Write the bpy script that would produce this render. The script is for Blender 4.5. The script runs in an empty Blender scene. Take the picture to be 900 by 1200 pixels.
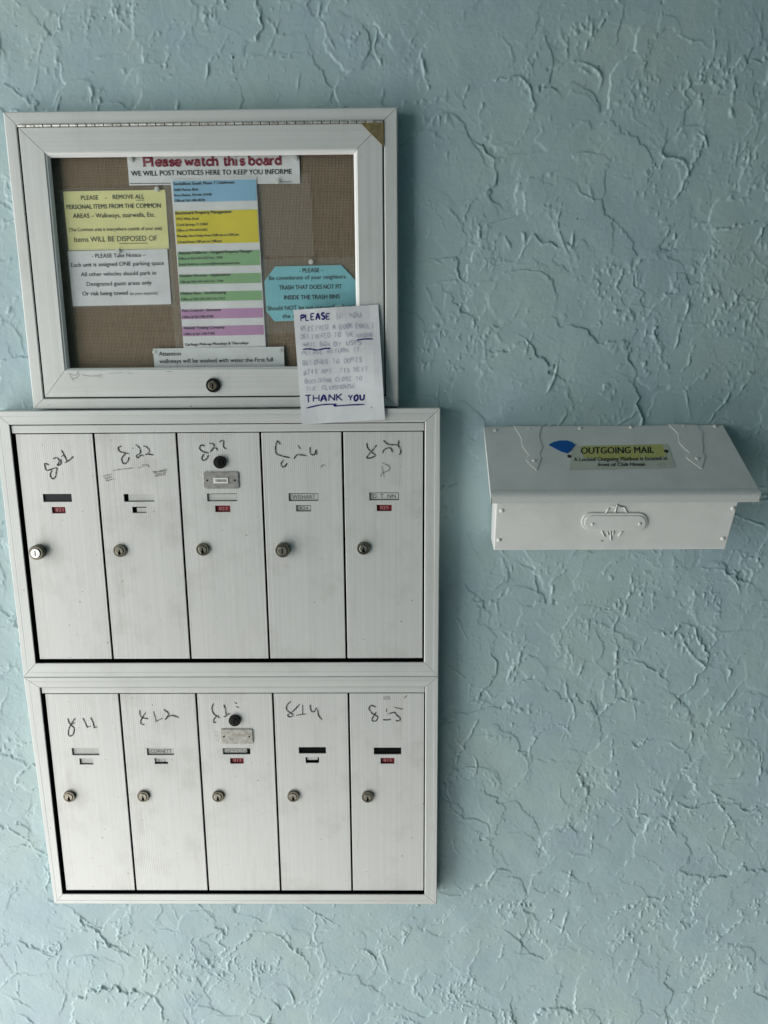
import bpy, bmesh, math, random
import numpy as np
from mathutils import Vector, Matrix
random.seed(7)
C = bpy.context.scene
COL = C.collection
CZ = 1.55                                    # camera height
WALL_Y, UNIT_Y, BOARD_Y = 1.278, 1.24, 1.25   # wall plane, front of the mailbox units, front of the notice board

# ------------------------------------------------------------------ camera
PITCH, YAW, ROLL, FPX = 0.20504851, -0.01280261, 0.0078836, 870.0
def _rot():
    cp, sp = math.cos(PITCH), math.sin(PITCH); cy, sy = math.cos(YAW), math.sin(YAW); cr, sr = math.cos(ROLL), math.sin(ROLL)
    return np.array([[cy, 0, sy], [0, 1, 0], [-sy, 0, cy]]) @ np.array([[1, 0, 0], [0, cp, sp], [0, -sp, cp]]) @ np.array([[cr, -sr, 0], [sr, cr, 0], [0, 0, 1]])
RM = _rot()
cw = lambda c: Vector((c[0], c[2], -c[1]))   # x right, y down, z ahead  ->  world
cam_d = bpy.data.cameras.new('camera'); cam = bpy.data.objects.new('camera', cam_d); COL.objects.link(cam)
rx, uy, bz = cw(RM[:, 0]), -cw(RM[:, 1]), -cw(RM[:, 2])
cam.matrix_world = Matrix(((rx.x, uy.x, bz.x, 0), (rx.y, uy.y, bz.y, 0), (rx.z, uy.z, bz.z, CZ), (0, 0, 0, 1)))
cam_d.sensor_fit = 'HORIZONTAL'; cam_d.sensor_width = 36; cam_d.lens = FPX / 900 * 36
cam_d.clip_start = 0.02; cam_d.clip_end = 300
C.camera = cam

# ------------------------------------------------------------------ light
SUN_AZ, SUN_EL, SUN_SIZE = 44.0, -11.0, 92.0  # degrees off the wall plane (from the open left end), elevation, width of the soft source
az, el = math.radians(SUN_AZ), math.radians(SUN_EL)
to_sun = Vector((-math.cos(az) * math.cos(el), -math.sin(az) * math.cos(el), math.sin(el)))
sd = bpy.data.lights.new('sun', 'SUN'); sd.energy = 1.5; sd.angle = math.radians(SUN_SIZE); sd.color = (1.0, 0.985, 0.95)
sun = bpy.data.objects.new('sun', sd); COL.objects.link(sun)
sun.rotation_euler = to_sun.to_track_quat('Z', 'Y').to_euler(); sun.location = (-2, -1, 2)
W = bpy.data.worlds.new('World'); C.world = W; W.use_nodes = True
nt = W.node_tree
sky = nt.nodes.new('ShaderNodeTexSky'); sky.sky_type = 'NISHITA'; sky.sun_disc = False
sky.sun_elevation = max(el, math.radians(-5)); sky.sun_rotation = math.atan2(to_sun.x, to_sun.y) % (2 * math.pi)
bg = nt.nodes['Background']; bg.inputs['Strength'].default_value = 0.15
nt.links.new(sky.outputs[0], bg.inputs['Color'])
C.view_settings.view_transform = 'Standard'; C.view_settings.look = 'None'
C.view_settings.exposure = 2.25; C.view_settings.gamma = 1
C.render.engine = 'CYCLES'
C.cycles.use_denoising = True
C.cycles.max_bounces = 8; C.cycles.transparent_max_bounces = 16

# ------------------------------------------------------------------ measuring
def ray(px, py):
    return cw(RM @ np.array([(px - 450) / FPX, (py - 600) / FPX, 1.0]))
def at(px, py, Y):                           # where the photo's point lies on the upright plane at depth Y
    d = ray(px, py); t = Y / d.y
    return Vector((d.x * t, Y, CZ + d.z * t))
def onp(px, py, P, n):                       # ... or on a tilted plane
    d = ray(px, py); o = Vector((0, 0, CZ)); t = (P - o).dot(n) / d.dot(n)
    return o + d * t
zz = lambda y: CZ - y                        # metres below the eye -> world z

# ------------------------------------------------------------------ materials
def mat(name, col, rough=0.5, metal=0.0, spec=0.5):
    m = bpy.data.materials.new(name); m.use_nodes = True
    b = m.node_tree.nodes['Principled BSDF']
    b.inputs['Base Color'].default_value = (*col, 1); b.inputs['Roughness'].default_value = rough
    b.inputs['Metallic'].default_value = metal; b.inputs['Specular IOR Level'].default_value = spec
    return m
class NB:                                    # short node writer
    def __init__(s, m):
        s.t = m.node_tree; s.b = s.t.nodes.get('Principled BSDF'); s.tc = s.t.nodes.new('ShaderNodeTexCoord')
    def n(s, kind, **kw):
        x = s.t.nodes.new(kind)
        for k, v in kw.items(): setattr(x, k, v)
        return x
    def l(s, a, b): s.t.links.new(a, b)
    def noise(s, scale, detail=3, rough=0.55, vec=None, stretch=None):
        x = s.n('ShaderNodeTexNoise'); x.inputs['Scale'].default_value = scale; x.inputs['Detail'].default_value = detail; x.inputs['Roughness'].default_value = rough
        src = vec or s.tc.outputs['Object']
        if stretch:
            mp = s.n('ShaderNodeMapping'); mp.inputs['Scale'].default_value = stretch; s.l(src, mp.inputs['Vector']); src = mp.outputs[0]
        s.l(src, x.inputs['Vector']); return x.outputs['Fac']
    def ramp(s, fac, stops):
        r = s.n('ShaderNodeValToRGB'); e = r.color_ramp.elements
        while len(e) < len(stops): e.new(0.5)
        for i, (p, c) in enumerate(stops):
            e[i].position = p; e[i].color = (*c, 1) if isinstance(c, tuple) else (c, c, c, 1)
        s.l(fac, r.inputs[0]); return r.outputs[0]
    def mix(s, fac, a, b, mode='MIX'):
        x = s.n('ShaderNodeMix', data_type='RGBA', blend_type=mode)
        for k, v in ((0, fac), (6, a), (7, b)):
            if isinstance(v, (int, float)): x.inputs[k].default_value = v
            elif isinstance(v, tuple): x.inputs[k].default_value = (*v, 1)
            else: s.l(v, x.inputs[k])
        return x.outputs[2]
    def math(s, op, a, b=None):
        x = s.n('ShaderNodeMath', operation=op)
        for k, v in ((0, a), (1, b)):
            if v is None: continue
            if isinstance(v, (int, float)): x.inputs[k].default_value = v
            else: s.l(v, x.inputs[k])
        return x.outputs[0]
    def bump(s, h, strength, dist):
        x = s.n('ShaderNodeBump'); x.inputs['Strength'].default_value = strength; x.inputs['Distance'].default_value = dist
        s.l(h, x.inputs['Height']); s.l(x.outputs[0], s.b.inputs['Normal']); return x
    def xyz(s):
        x = s.n('ShaderNodeSeparateXYZ'); s.l(s.tc.outputs['Object'], x.inputs[0]); return x.outputs

def wall_material():
    m = mat('painted_stucco', (0.3, 0.5, 0.53), 0.42, 0, 0.35); k = NB(m)
    a = k.noise(3.2, 3, 0.6); b = k.noise(9, 4, 0.6); c = k.noise(160, 2, 0.5)
    base = k.mix(k.ramp(a, [(0.38, 0.0), (0.62, 1.0)]), (0.355, 0.483, 0.505), (0.375, 0.492, 0.482))
    base = k.mix(k.ramp(b, [(0.42, 0.0), (0.7, 1.0)]), base, (0.335, 0.455, 0.505))
    sp = k.ramp(k.noise(140, 1, 0.4), [(0.79, 0.0), (0.81, 1.0)])      # stray dark specks
    k.l(k.mix(sp, base, (0.06, 0.08, 0.09)), k.b.inputs['Base Color'])
    k.bump(k.math('ADD', c, k.math('MULTIPLY', k.noise(520, 2), 0.5)), 0.28, 0.0016)
    return m
def alu_material(name, col, along=None, ribs=None, dirt=0.5):
    m = mat(name, col, 0.4, 0.15, 0.5); k = NB(m)
    st = {'x': (1.2, 60, 240), 'z': (240, 60, 1.2), None: (14, 14, 14)}[along]
    streak = k.noise(1.0, 4, 0.6, stretch=st)
    c = k.mix(k.ramp(streak, [(0.3, 0.0), (0.72, 1.0)]), tuple(v * 0.93 for v in col), tuple(min(1, v * 1.05) for v in col))
    grime = k.ramp(k.noise(11, 5, 0.65), [(0.52, 0.0), (0.78, 1.0)])
    c = k.mix(k.math('MULTIPLY', grime, dirt * 0.5), c, (0.30, 0.29, 0.26))
    drip = k.ramp(k.noise(1.0, 3, 0.6, stretch=(55, 20, 5)), [(0.6, 0.0), (0.8, 1.0)])
    c = k.mix(k.math('MULTIPLY', drip, dirt * 0.35), c, (0.36, 0.33, 0.28))
    speck = k.ramp(k.noise(210, 1, 0.3), [(0.79, 0.0), (0.82, 1.0)])
    c = k.mix(speck, c, (0.09, 0.085, 0.08))
    k.l(c, k.b.inputs['Base Color'])
    k.l(k.math('ADD', k.math('MULTIPLY', streak, 0.25), 0.3), k.b.inputs['Roughness'])
    if ribs: k.bump(k.math('ADD', streak, k.noise(25, 2)), 0.12, 0.0006)
    else:
        k.bump(streak, 0.25, 0.0006)
    return m
def white_paint():
    m = mat('brushed_white_paint', (0.62, 0.64, 0.62), 0.38); k = NB(m)
    s_ = k.noise(1.0, 4, 0.6, stretch=(6, 40, 90)); g = k.noise(18, 4, 0.6)
    c = k.mix(k.ramp(g, [(0.4, 0.0), (0.75, 1.0)]), (0.69, 0.70, 0.68), (0.60, 0.62, 0.60))
    c = k.mix(k.ramp(k.noise(90, 2, 0.4), [(0.79, 0.0), (0.82, 1.0)]), c, (0.3, 0.3, 0.27))
    k.l(c, k.b.inputs['Base Color']); k.bump(k.math('ADD', s_, k.math('MULTIPLY', k.noise(150, 2), 0.4)), 0.3, 0.001)
    return m
def lip_paint():
    m = mat('crosshatched_white_paint', (0.64, 0.66, 0.64), 0.4); k = NB(m)
    x, y, z = k.xyz(); f = 2 * math.pi / 0.0052
    a = k.math('SINE', k.math('MULTIPLY', k.math('ADD', x, z), f)); b = k.math('SINE', k.math('MULTIPLY', k.math('SUBTRACT', x, z), f))
    k.bump(k.math('MAXIMUM', a, b), 0.4, 0.0005)
    return m
def paper(name, col, rough=0.55):
    m = mat(name, col, rough, 0, 0.3); k = NB(m)
    g = k.noise(22, 4, 0.6)
    k.l(k.mix(k.ramp(g, [(0.35, 0.0), (0.75, 1.0)]), tuple(min(1, v * 1.03) for v in col), tuple(v * 0.9 for v in col)), k.b.inputs['Base Color'])
    k.bump(k.noise(30, 3), 0.25, 0.002)
    return m
def ink(name, col, fade=None):               # FADE: a second colour that shows through in worn patches
    m = mat(name, col, 0.6, 0, 0.2)
    if fade:
        k = NB(m); k.l(k.mix(k.ramp(k.noise(260, 2, 0.6), [(0.48, 0.0), (0.66, 1.0)]), col, fade), k.b.inputs['Base Color'])
    return m
def sheer(name, col, alpha, noise=None, lo=0.45, hi=0.65, rough=0.3):   # clear film, or patchy residue
    m = mat(name, col, rough); k = NB(m)
    if noise:
        k.l(k.math('MULTIPLY', k.ramp(k.noise(noise, 4, 0.65), [(lo, 0.0), (hi, 1.0)]), alpha), k.b.inputs['Alpha'])
    else: k.b.inputs['Alpha'].default_value = alpha
    return m
def glass_material():
    m = bpy.data.materials.new('clear_pane'); m.use_nodes = True; t = m.node_tree; t.nodes.clear()
    o = t.nodes.new('ShaderNodeOutputMaterial'); mx = t.nodes.new('ShaderNodeMixShader'); tr = t.nodes.new('ShaderNodeBsdfTransparent'); gl = t.nodes.new('ShaderNodeBsdfGlossy'); fr = t.nodes.new('ShaderNodeFresnel')
    gl.inputs['Roughness'].default_value = 0.06; tr.inputs[0].default_value = (0.985, 0.99, 0.985, 1); fr.inputs[0].default_value = 1.45
    ge = t.nodes.new('ShaderNodeNewGeometry'); fm = t.nodes.new('ShaderNodeMath'); fm.operation = 'SUBTRACT'; fm.use_clamp = True    # only the face towards the viewer mirrors
    t.links.new(fr.outputs[0], fm.inputs[0]); t.links.new(ge.outputs['Backfacing'], fm.inputs[1]); t.links.new(fm.outputs[0], mx.inputs[0]); t.links.new(tr.outputs[0], mx.inputs[1]); t.links.new(gl.outputs[0], mx.inputs[2]); t.links.new(mx.outputs[0], o.inputs[0])
    return m
def burlap():
    m = mat('brown_burlap', (0.17, 0.135, 0.1), 0.9, 0, 0.1); k = NB(m)
    x, y, z = k.xyz(); f = 2 * math.pi / 0.0023
    wv = k.math('ADD', k.math('SINE', k.math('MULTIPLY', x, f)), k.math('SINE', k.math('MULTIPLY', z, f)))
    th = k.noise(1.0, 3, 0.6, stretch=(420, 30, 30)); tw = k.noise(1.0, 3, 0.6, stretch=(24, 30, 380))
    c = k.mix(th, (0.145, 0.104, 0.072), (0.31, 0.242, 0.172)); c = k.mix(k.math('MULTIPLY', tw, 0.6), c, (0.28, 0.23, 0.175))
    c = k.mix(k.ramp(k.noise(1.0, 2, 0.5, stretch=(4, 5, 45)), [(0.55, 0.0), (0.8, 0.4)]), c, (0.13, 0.10, 0.075))
    k.l(c, k.b.inputs['Base Color'])
    k.bump(k.math('ADD', k.math('MULTIPLY', wv, 0.3), k.math('ADD', th, tw)), 0.6, 0.0012)
    return m
def tarnished(name, a, b, rough=0.4):
    m = mat(name, a, rough, 0.85); k = NB(m)
    k.l(k.mix(k.ramp(k.noise(140, 4, 0.6), [(0.38, 0.0), (0.66, 1.0)]), a, b), k.b.inputs['Base Color']); k.bump(k.noise(300, 3), 0.3, 0.0005)
    return m

AL = (0.60, 0.615, 0.60)
M = dict(
    wall=wall_material(),
    rail_x=alu_material('satin_aluminium_across', AL, 'x', None, 0.35), rail_z=alu_material('satin_aluminium_upright', AL, 'z', None, 0.4),
    door=alu_material('ribbed_aluminium', (0.605, 0.612, 0.597), 'z', 0.0038, 0.8),
    bead=mat('bright_bead', (0.82, 0.83, 0.82), 0.3, 0.1), void=mat('recess_shade_black', (0.006, 0.006, 0.006), 0.9, 0, 0.03),  # void: near-black colour standing for shade in gaps and recesses
    hinge=tarnished('worn_hinge_metal', (0.75, 0.74, 0.70), (0.4, 0.38, 0.34)),
    lock=tarnished('tarnished_brass', (0.20, 0.185, 0.14), (0.10, 0.092, 0.072)), lock_face=tarnished('worn_nickel', (0.30, 0.285, 0.235), (0.16, 0.15, 0.125)),
    bright=tarnished('bright_nickel', (0.9, 0.9, 0.88), (0.75, 0.74, 0.7), 0.3),
    black=mat('black_plastic', (0.008, 0.008, 0.008), 0.45, 0, 0.2), hole=mat('keyhole_black', (0.003, 0.003, 0.003), 0.9, 0, 0.03),
    plate=tarnished('scuffed_zinc', (0.36, 0.36, 0.345), (0.24, 0.24, 0.23), 0.55), plate_old=tarnished('worn_silvered_plastic', (0.44, 0.435, 0.40), (0.28, 0.27, 0.24), 0.45),
    pvc=white_paint(), lip=lip_paint(), glass=glass_material(), burlap=burlap(),
    white=paper('white_paper', (0.76, 0.775, 0.785)), white2=paper('cool_white_paper', (0.74, 0.755, 0.78)), note=paper('note_paper', (0.70, 0.715, 0.74)), grey_paper=paper('grey_white_paper', (0.66, 0.69, 0.70)),
    yellow=paper('pale_yellow_paper', (0.80, 0.78, 0.36)), cyan=paper('turquoise_paper', (0.22, 0.58, 0.66)),
    b_blue=paper('blue_print', (0.27, 0.53, 0.74)), b_yellow=paper('strong_yellow_print', (0.74, 0.63, 0.02)), b_green=paper('green_print', (0.25, 0.47, 0.23)), b_mauve=paper('mauve_print', (0.52, 0.28, 0.50)),
    ink=ink('black_print', (0.02, 0.02, 0.025)), ink_grey=ink('grey_print', (0.10, 0.10, 0.11)), red_ink=ink('crimson_print', (0.20, 0.022, 0.045), (0.36, 0.14, 0.16)),
    pen=ink('black_marker', (0.02, 0.02, 0.022), (0.30, 0.30, 0.30)), pen_faint=ink('faded_marker', (0.22, 0.22, 0.22), (0.48, 0.48, 0.47)),
    blue_pen=ink('navy_marker', (0.012, 0.012, 0.16)), pencil=ink('faded_pencil', (0.42, 0.43, 0.54), (0.63, 0.64, 0.69)),
    red_tape=ink('dark_red_label_tape', (0.17, 0.012, 0.018), (0.12, 0.01, 0.014)), tape_digit=ink('pale_embossed_digit', (0.5, 0.25, 0.25)),
    card=paper('name_card', (0.54, 0.55, 0.53)), slot_black=mat('slot_black_with_edge_shade', (0.006, 0.006, 0.007), 0.8, 0, 0.08), slate=mat('dark_grey_insert', (0.016, 0.018, 0.021), 0.5, 0, 0.25),  # the near-black slot colour also paints shadow round the cards
    sleeve=sheer('clear_sleeve', (0.75, 0.77, 0.75), 0.09, rough=0.2), pin=sheer('clear_pin_plastic', (0.8, 0.82, 0.8), 0.6, rough=0.1), clear_tape=sheer('clear_tape', (0.8, 0.82, 0.8), 0.22, rough=0.15),
    residue=sheer('grey_residue', (0.22, 0.22, 0.21), 0.42, 420, 0.36, 0.62, 0.8), stain=ink('grey_adhesive_stain', (0.36, 0.36, 0.36), (0.48, 0.48, 0.48)), smudge=sheer('rubbed_smudge', (0.30, 0.30, 0.28), 0.16, 150, 0.40, 0.72, 0.8),
    blue_tape=ink('blue_painters_tape', (0.008, 0.10, 0.36)), tan=tarnished('tan_bare_corner', (0.30, 0.25, 0.13), (0.2, 0.165, 0.09), 0.8),
    highlighter=ink('yellow_highlighter', (0.46, 0.45, 0.14), (0.50, 0.51, 0.28)), sticker=paper('weathered_label', (0.52, 0.54, 0.47)), rust=ink('rusty_screw', (0.03, 0.022, 0.018)),
)

# ------------------------------------------------------------------ building helpers
ORG = {}
def link(name, me, m, parent=None, smooth=False, bevel=0.0):
    o = bpy.data.objects.new(name, me); COL.objects.link(o)
    for x in (m if isinstance(m, (list, tuple)) else [m]): me.materials.append(x)
    if parent is not None: o.parent = parent
    if smooth: me.shade_smooth()
    if bevel:
        b = o.modifiers.new('bevel', 'BEVEL'); b.width = bevel; b.segments = 2; b.limit_method = 'ANGLE'; b.angle_limit = math.radians(40)
    return o
def tag(o, label=None, cat=None, group=None, kind=None):
    for k_, v in (('label', label), ('category', cat), ('group', group), ('kind', kind)):
        if v: o[k_] = v
    return o
def root_of(o):
    while o.parent is not None: o = o.parent
    return o
class MB:                                    # collects faces in world metres; build() links them as one mesh object
    def __init__(s): s.v, s.f, s.mi = [], [], []
    def face(s, pts, mi=0):
        i = len(s.v); s.v += [Vector(p) for p in pts]; s.f.append(tuple(range(i, i + len(pts)))); s.mi.append(mi)
    def add(s, vs, fs, mi=0):
        i = len(s.v); s.v += [Vector(p) for p in vs]
        for f in fs: s.f.append(tuple(a + i for a in f)); s.mi.append(mi)
    def box(s, x0, x1, y0, y1, z0, z1, mi=0):
        s.add([(x, y, z) for x in (x0, x1) for y in (y0, y1) for z in (z0, z1)], [(0, 1, 3, 2), (4, 6, 7, 5), (0, 4, 5, 1), (2, 3, 7, 6), (0, 2, 6, 4), (1, 5, 7, 3)], mi)
    def prism(s, pts, off, mi=0):            # outline (world points) pushed along OFF
        n = len(pts); off = Vector(off)
        s.add([Vector(p) for p in pts] + [Vector(p) + off for p in pts], [tuple(range(n)), tuple(range(2 * n - 1, n - 1, -1))] + [(i, i + n, (i + 1) % n + n, (i + 1) % n) for i in range(n)], mi)
    def lathe(s, c, axis, prof, n=28, mi=0, caps=True):   # prof: (radius, distance along axis)
        axis = Vector(axis).normalized(); a = axis.orthogonal().normalized(); b = axis.cross(a); c = Vector(c)
        vs, fs = [], []
        for r, h in prof:
            for i in range(n):
                t = 2 * math.pi * i / n; vs.append(c + axis * h + (a * math.cos(t) + b * math.sin(t)) * r)
        for j in range(len(prof) - 1):
            for i in range(n):
                fs.append((j * n + i, j * n + (i + 1) % n, (j + 1) * n + (i + 1) % n, (j + 1) * n + i))
        if caps: fs.append(tuple(range(n))[::-1]); fs.append(tuple((len(prof) - 1) * n + i for i in range(n)))
        s.add(vs, fs, mi)
    def tube(s, pts, r, n=8, mi=0):
        pts = [Vector(p) for p in pts]; vs, fs = [], []
        for j, p in enumerate(pts):
            d = (pts[min(j + 1, len(pts) - 1)] - pts[max(j - 1, 0)]).normalized(); a = d.orthogonal().normalized() if j == 0 else (a - d * a.dot(d)).normalized(); b = d.cross(a)
            for i in range(n): t = 2 * math.pi * i / n; vs.append(p + (a * math.cos(t) + b * math.sin(t)) * r)
        for j in range(len(pts) - 1):
            for i in range(n): fs.append((j * n + i, j * n + (i + 1) % n, (j + 1) * n + (i + 1) % n, (j + 1) * n + i))
        fs += [tuple(range(n))[::-1], tuple((len(pts) - 1) * n + i for i in range(n))]
        s.add(vs, fs, mi)
    def build(s, name, m, parent=None, smooth=False, bevel=0.0, merge=True, local=False):
        o_ = Vector((0, 0, 0)) if (parent is None or local) else ORG.get(root_of(parent).name, Vector((0, 0, 0)))
        me = bpy.data.meshes.new(name); me.from_pydata([v - o_ for v in s.v], [], s.f)
        for p, i in zip(me.polygons, s.mi): p.material_index = i
        bm = bmesh.new(); bm.from_mesh(me)
        if merge: bmesh.ops.remove_doubles(bm, verts=bm.verts, dist=1e-6)
        bmesh.ops.recalc_face_normals(bm, faces=bm.faces); bm.to_mesh(me); bm.free()
        return link(name, me, m, parent, smooth, bevel)
def empty(name, loc, rot=0.0):
    o = bpy.data.objects.new(name, None); COL.objects.link(o); o.location = loc; o.rotation_euler = (0, rot, 0); o.empty_display_size = 0.05
    ORG[o.name] = Vector(loc); return o

# rails of a mitred frame: outline and opening as x0, x1, y_top, y_bottom (metres below the eye); prof = (share of the width, metres set back)
def frame(parent, O, I, Y, back, inner_back, prof, name='frame_rail', gap=0.0004, mats=None):
    Oc = [Vector(p) for p in O]; Ic = [Vector(p) for p in I]      # TL, TR, BR, BL as (x, z)
    for k_ in range(4):
        a, b, c, d = Oc[k_], Oc[(k_ + 1) % 4], Ic[k_], Ic[(k_ + 1) % 4]
        u = (b - a).normalized() * gap; a, c, b, d = a + u, c + u, b - u, d - u
        A = [(a.lerp(c, t), Y + s_) for t, s_ in prof]; B = [(b.lerp(d, t), Y + s_) for t, s_ in prof]
        A = [(a, back)] + A + [(c, inner_back)]; B = [(b, back)] + B + [(d, inner_back)]
        va = [(p.x, y, p.y) for p, y in A]; vb = [(p.x, y, p.y) for p, y in B]; n = len(va)
        mb = MB(); mb.add(va + vb, [(i, i + 1, n + i + 1, n + i) for i in range(n - 2)] + [tuple(range(n)), tuple(range(2 * n - 1, n - 1, -1)), (0, n, 2 * n - 1, n - 1)])
        mb.add(va + vb, [(n - 2, n - 1, 2 * n - 1, 2 * n - 2)], 1 if name == 'frame_rail' else 0)   # inner edge coloured black to stand for shade in the gap
        mb.build(name, [(M['rail_x'] if k_ % 2 == 0 else M['rail_z']) if mats is None else mats, M['void']], parent)
def rect(x0, x1, yt, yb): return [(x0, zz(yt)), (x1, zz(yt)), (x1, zz(yb)), (x0, zz(yb))]

# flat sheet with rectangular openings, seen from -Y
def pierced(x0, x1, z0, z1, holes, Y, depth, name, m, parent, bevel=0.0, rib=0.0034, rise=0.00011):
    xs = {x0, x1, *[h[0] for h in holes], *[h[1] for h in holes]}
    for i in range(int((x1 - x0 - 0.004) / (rib / 2))):
        x = x0 + 0.002 + i * rib / 2
        if min(abs(x - e) for e in xs) > 0.0004: xs.add(x)
    tri = lambda x: rise * (1 - abs(((x - x0 - 0.002) / (rib / 2)) % 2 - 1)) if x0 + 0.002 < x < x1 - 0.002 else 0.0
    fy = lambda x, y: y + (tri(x) if y == Y else 0.0)
    xs = sorted(xs); zs = sorted({z0, z1, *[h[2] for h in holes], *[h[3] for h in holes]})
    ins = lambda cx, cz: any(h[0] < cx < h[1] and h[2] < cz < h[3] for h in holes)
    mb = MB()
    for i in range(len(xs) - 1):
        for j in range(len(zs) - 1):
            if ins((xs[i] + xs[i + 1]) / 2, (zs[j] + zs[j + 1]) / 2): continue
            for y in (Y, Y + depth): mb.face([(xs[i], fy(xs[i], y), zs[j]), (xs[i + 1], fy(xs[i + 1], y), zs[j]), (xs[i + 1], fy(xs[i + 1], y), zs[j + 1]), (xs[i], fy(xs[i], y), zs[j + 1])])
    for h in holes + [(x0, x1, z0, z1)]:
        hx = [x for x in xs if h[0] <= x <= h[1]]; hz = [z for z in zs if h[2] <= z <= h[3]]
        for i in range(len(hx) - 1):
            for z in (h[2], h[3]): mb.face([(hx[i], fy(hx[i], Y), z), (hx[i + 1], fy(hx[i + 1], Y), z), (hx[i + 1], Y + depth, z), (hx[i], Y + depth, z)])
        for i in range(len(hz) - 1):
            for x in (h[0], h[1]): mb.face([(x, Y, hz[i]), (x, Y, hz[i + 1]), (x, Y + depth, hz[i + 1]), (x, Y + depth, hz[i])])
    return mb.build(name, m, parent, bevel=bevel)

# pen strokes: each stroke a list of 3-D points on a surface with outward normal n
def pen(mb, pts, w, n, lift=0.0, steady=False):
    n = Vector(n).normalized(); pts = [Vector(p) for p in pts]
    if len(pts) > 2:                         # round the corners
        q = []
        for i in range(len(pts) - 1):
            p0, p1, p2, p3 = pts[max(i - 1, 0)], pts[i], pts[i + 1], pts[min(i + 2, len(pts) - 1)]
            for s_ in range(4):
                t = s_ / 4; q.append(0.5 * ((2 * p1) + (p2 - p0) * t + (2 * p0 - 5 * p1 + 4 * p2 - p3) * t * t + (3 * p1 - p0 - 3 * p2 + p3) * t ** 3))
        pts = q + [pts[-1]]
    L, R_ = [], []
    for i, p in enumerate(pts):
        d = (pts[min(i + 1, len(pts) - 1)] - pts[max(i - 1, 0)])
        d = d.normalized() if d.length > 1e-9 else Vector((1, 0, 0))
        s_ = d.cross(n) * w / 2 * (1.0 if steady else 0.6 if i in (0, len(pts) - 1) else random.uniform(0.85, 1.1))
        L.append(p + s_ + n * lift); R_.append(p - s_ + n * lift)
    k_ = len(pts); mb.add(L + R_, [(i, i + 1, k_ + i + 1, k_ + i) for i in range(k_ - 1)])

CAPS = {'A': ['0,0 .5,1 1,0', '.2,.4 .8,.4'], 'B': ['0,0 0,1 .8,.9 .7,.55 0,.5', '.6,.52 .95,.3 .7,0 0,0'], 'C': ['.9,.85 .5,1 .1,.7 .05,.3 .4,0 .9,.15'], 'D': ['0,0 0,1', '0,1 .7,.9 .95,.5 .7,.1 0,0'],
 'E': ['.9,1 0,1', '0,1 0,0', '0,0 .9,0', '0,.5 .7,.5'], 'F': ['.9,1 0,1', '0,1 0,0', '0,.5 .7,.5'], 'G': ['.9,.85 .5,1 .1,.7 .05,.3 .5,0 .9,.2 .9,.45 .55,.45'], 'H': ['0,0 0,1', '1,0 1,1', '0,.5 1,.5'],
 'I': ['.5,0 .5,1', '.2,1 .8,1', '.2,0 .8,0'], 'K': ['0,0 0,1', '.9,1 0,.45', '.2,.55 .95,0'], 'L': ['0,1 0,0', '0,0 .8,0'], 'M': ['0,0 .1,1', '.1,1 .5,.35', '.5,.35 .9,1', '.9,1 1,0'], 'N': ['0,0 0,1', '0,1 1,0', '1,0 1,1'],
 'O': ['.5,1 .05,.6 .2,.05 .6,0 .95,.4 .8,.9 .5,1'], 'P': ['0,0 0,1', '0,1 .8,.95 .85,.6 0,.5'], 'R': ['0,0 0,1', '0,1 .8,.95 .85,.6 0,.5', '.3,.5 .95,0'], 'S': ['.9,.9 .4,1 .1,.75 .5,.52 .9,.3 .6,0 .05,.1'],
 'T': ['0,1 1,1', '.5,1 .5,0'], 'U': ['0,1 .1,.2 .5,0 .9,.2 1,1'], 'V': ['0,1 .5,0', '.5,0 1,1'], 'W': ['0,1 .25,0', '.25,0 .5,.7', '.5,.7 .75,0', '.75,0 1,1'], 'X': ['0,1 1,0', '0,0 1,1'], 'Y': ['0,1 .5,.5', '1,1 .5,.5', '.5,.5 .5,0'],
 '(': ['.7,1.1 .4,.5 .7,-.1'], ')': ['.3,1.1 .6,.5 .3,-.1'], ',': ['.3,.1 .2,-.15'], '.': ['.3,.05 .4,0'], '0': ['.5,1 .1,.6 .3,0 .8,.2 .8,.8 .5,1'], '1': ['.4,.8 .6,1 .6,0'], '2': ['.1,.8 .5,1 .8,.75 .1,0', '.1,0 .9,0'],
 '3': ['.1,.9 .7,.95 .4,.55 .85,.3 .5,0 .1,.1'], '4': ['.7,0 .7,1', '.7,1 .1,.35', '.1,.35 .95,.35'], '5': ['.8,1 .2,1', '.2,1 .2,.6 .8,.4 .6,0 .1,.05'], '7': ['.1,1 .9,1', '.9,1 .4,0'], '8': ['.5,.5 .15,.75 .5,1 .85,.75 .5,.5 .1,.25 .5,0 .9,.25 .5,.5']}
def hand_line(mb, to3, text, u0, u1, v, h, w, n, wob=0.04):
    adv = (u1 - u0) / max(1, len(text)); cwid = adv * 0.72
    for i, ch in enumerate(text):
        jx, jy, js = random.uniform(-wob, wob) * h, random.uniform(-wob, wob) * h * 1.5, random.uniform(0.92, 1.08)
        for j, s_ in enumerate(CAPS.get(ch, [])):
            p = [tuple(map(float, q.split(','))) for q in s_.split()]
            pen(mb, [to3(u0 + adv * i + a * cwid + jx + 0.12 * b * h * 0.5, v + b * h * js + jy) for a, b in p], w, n, j * 1e-5)

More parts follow.
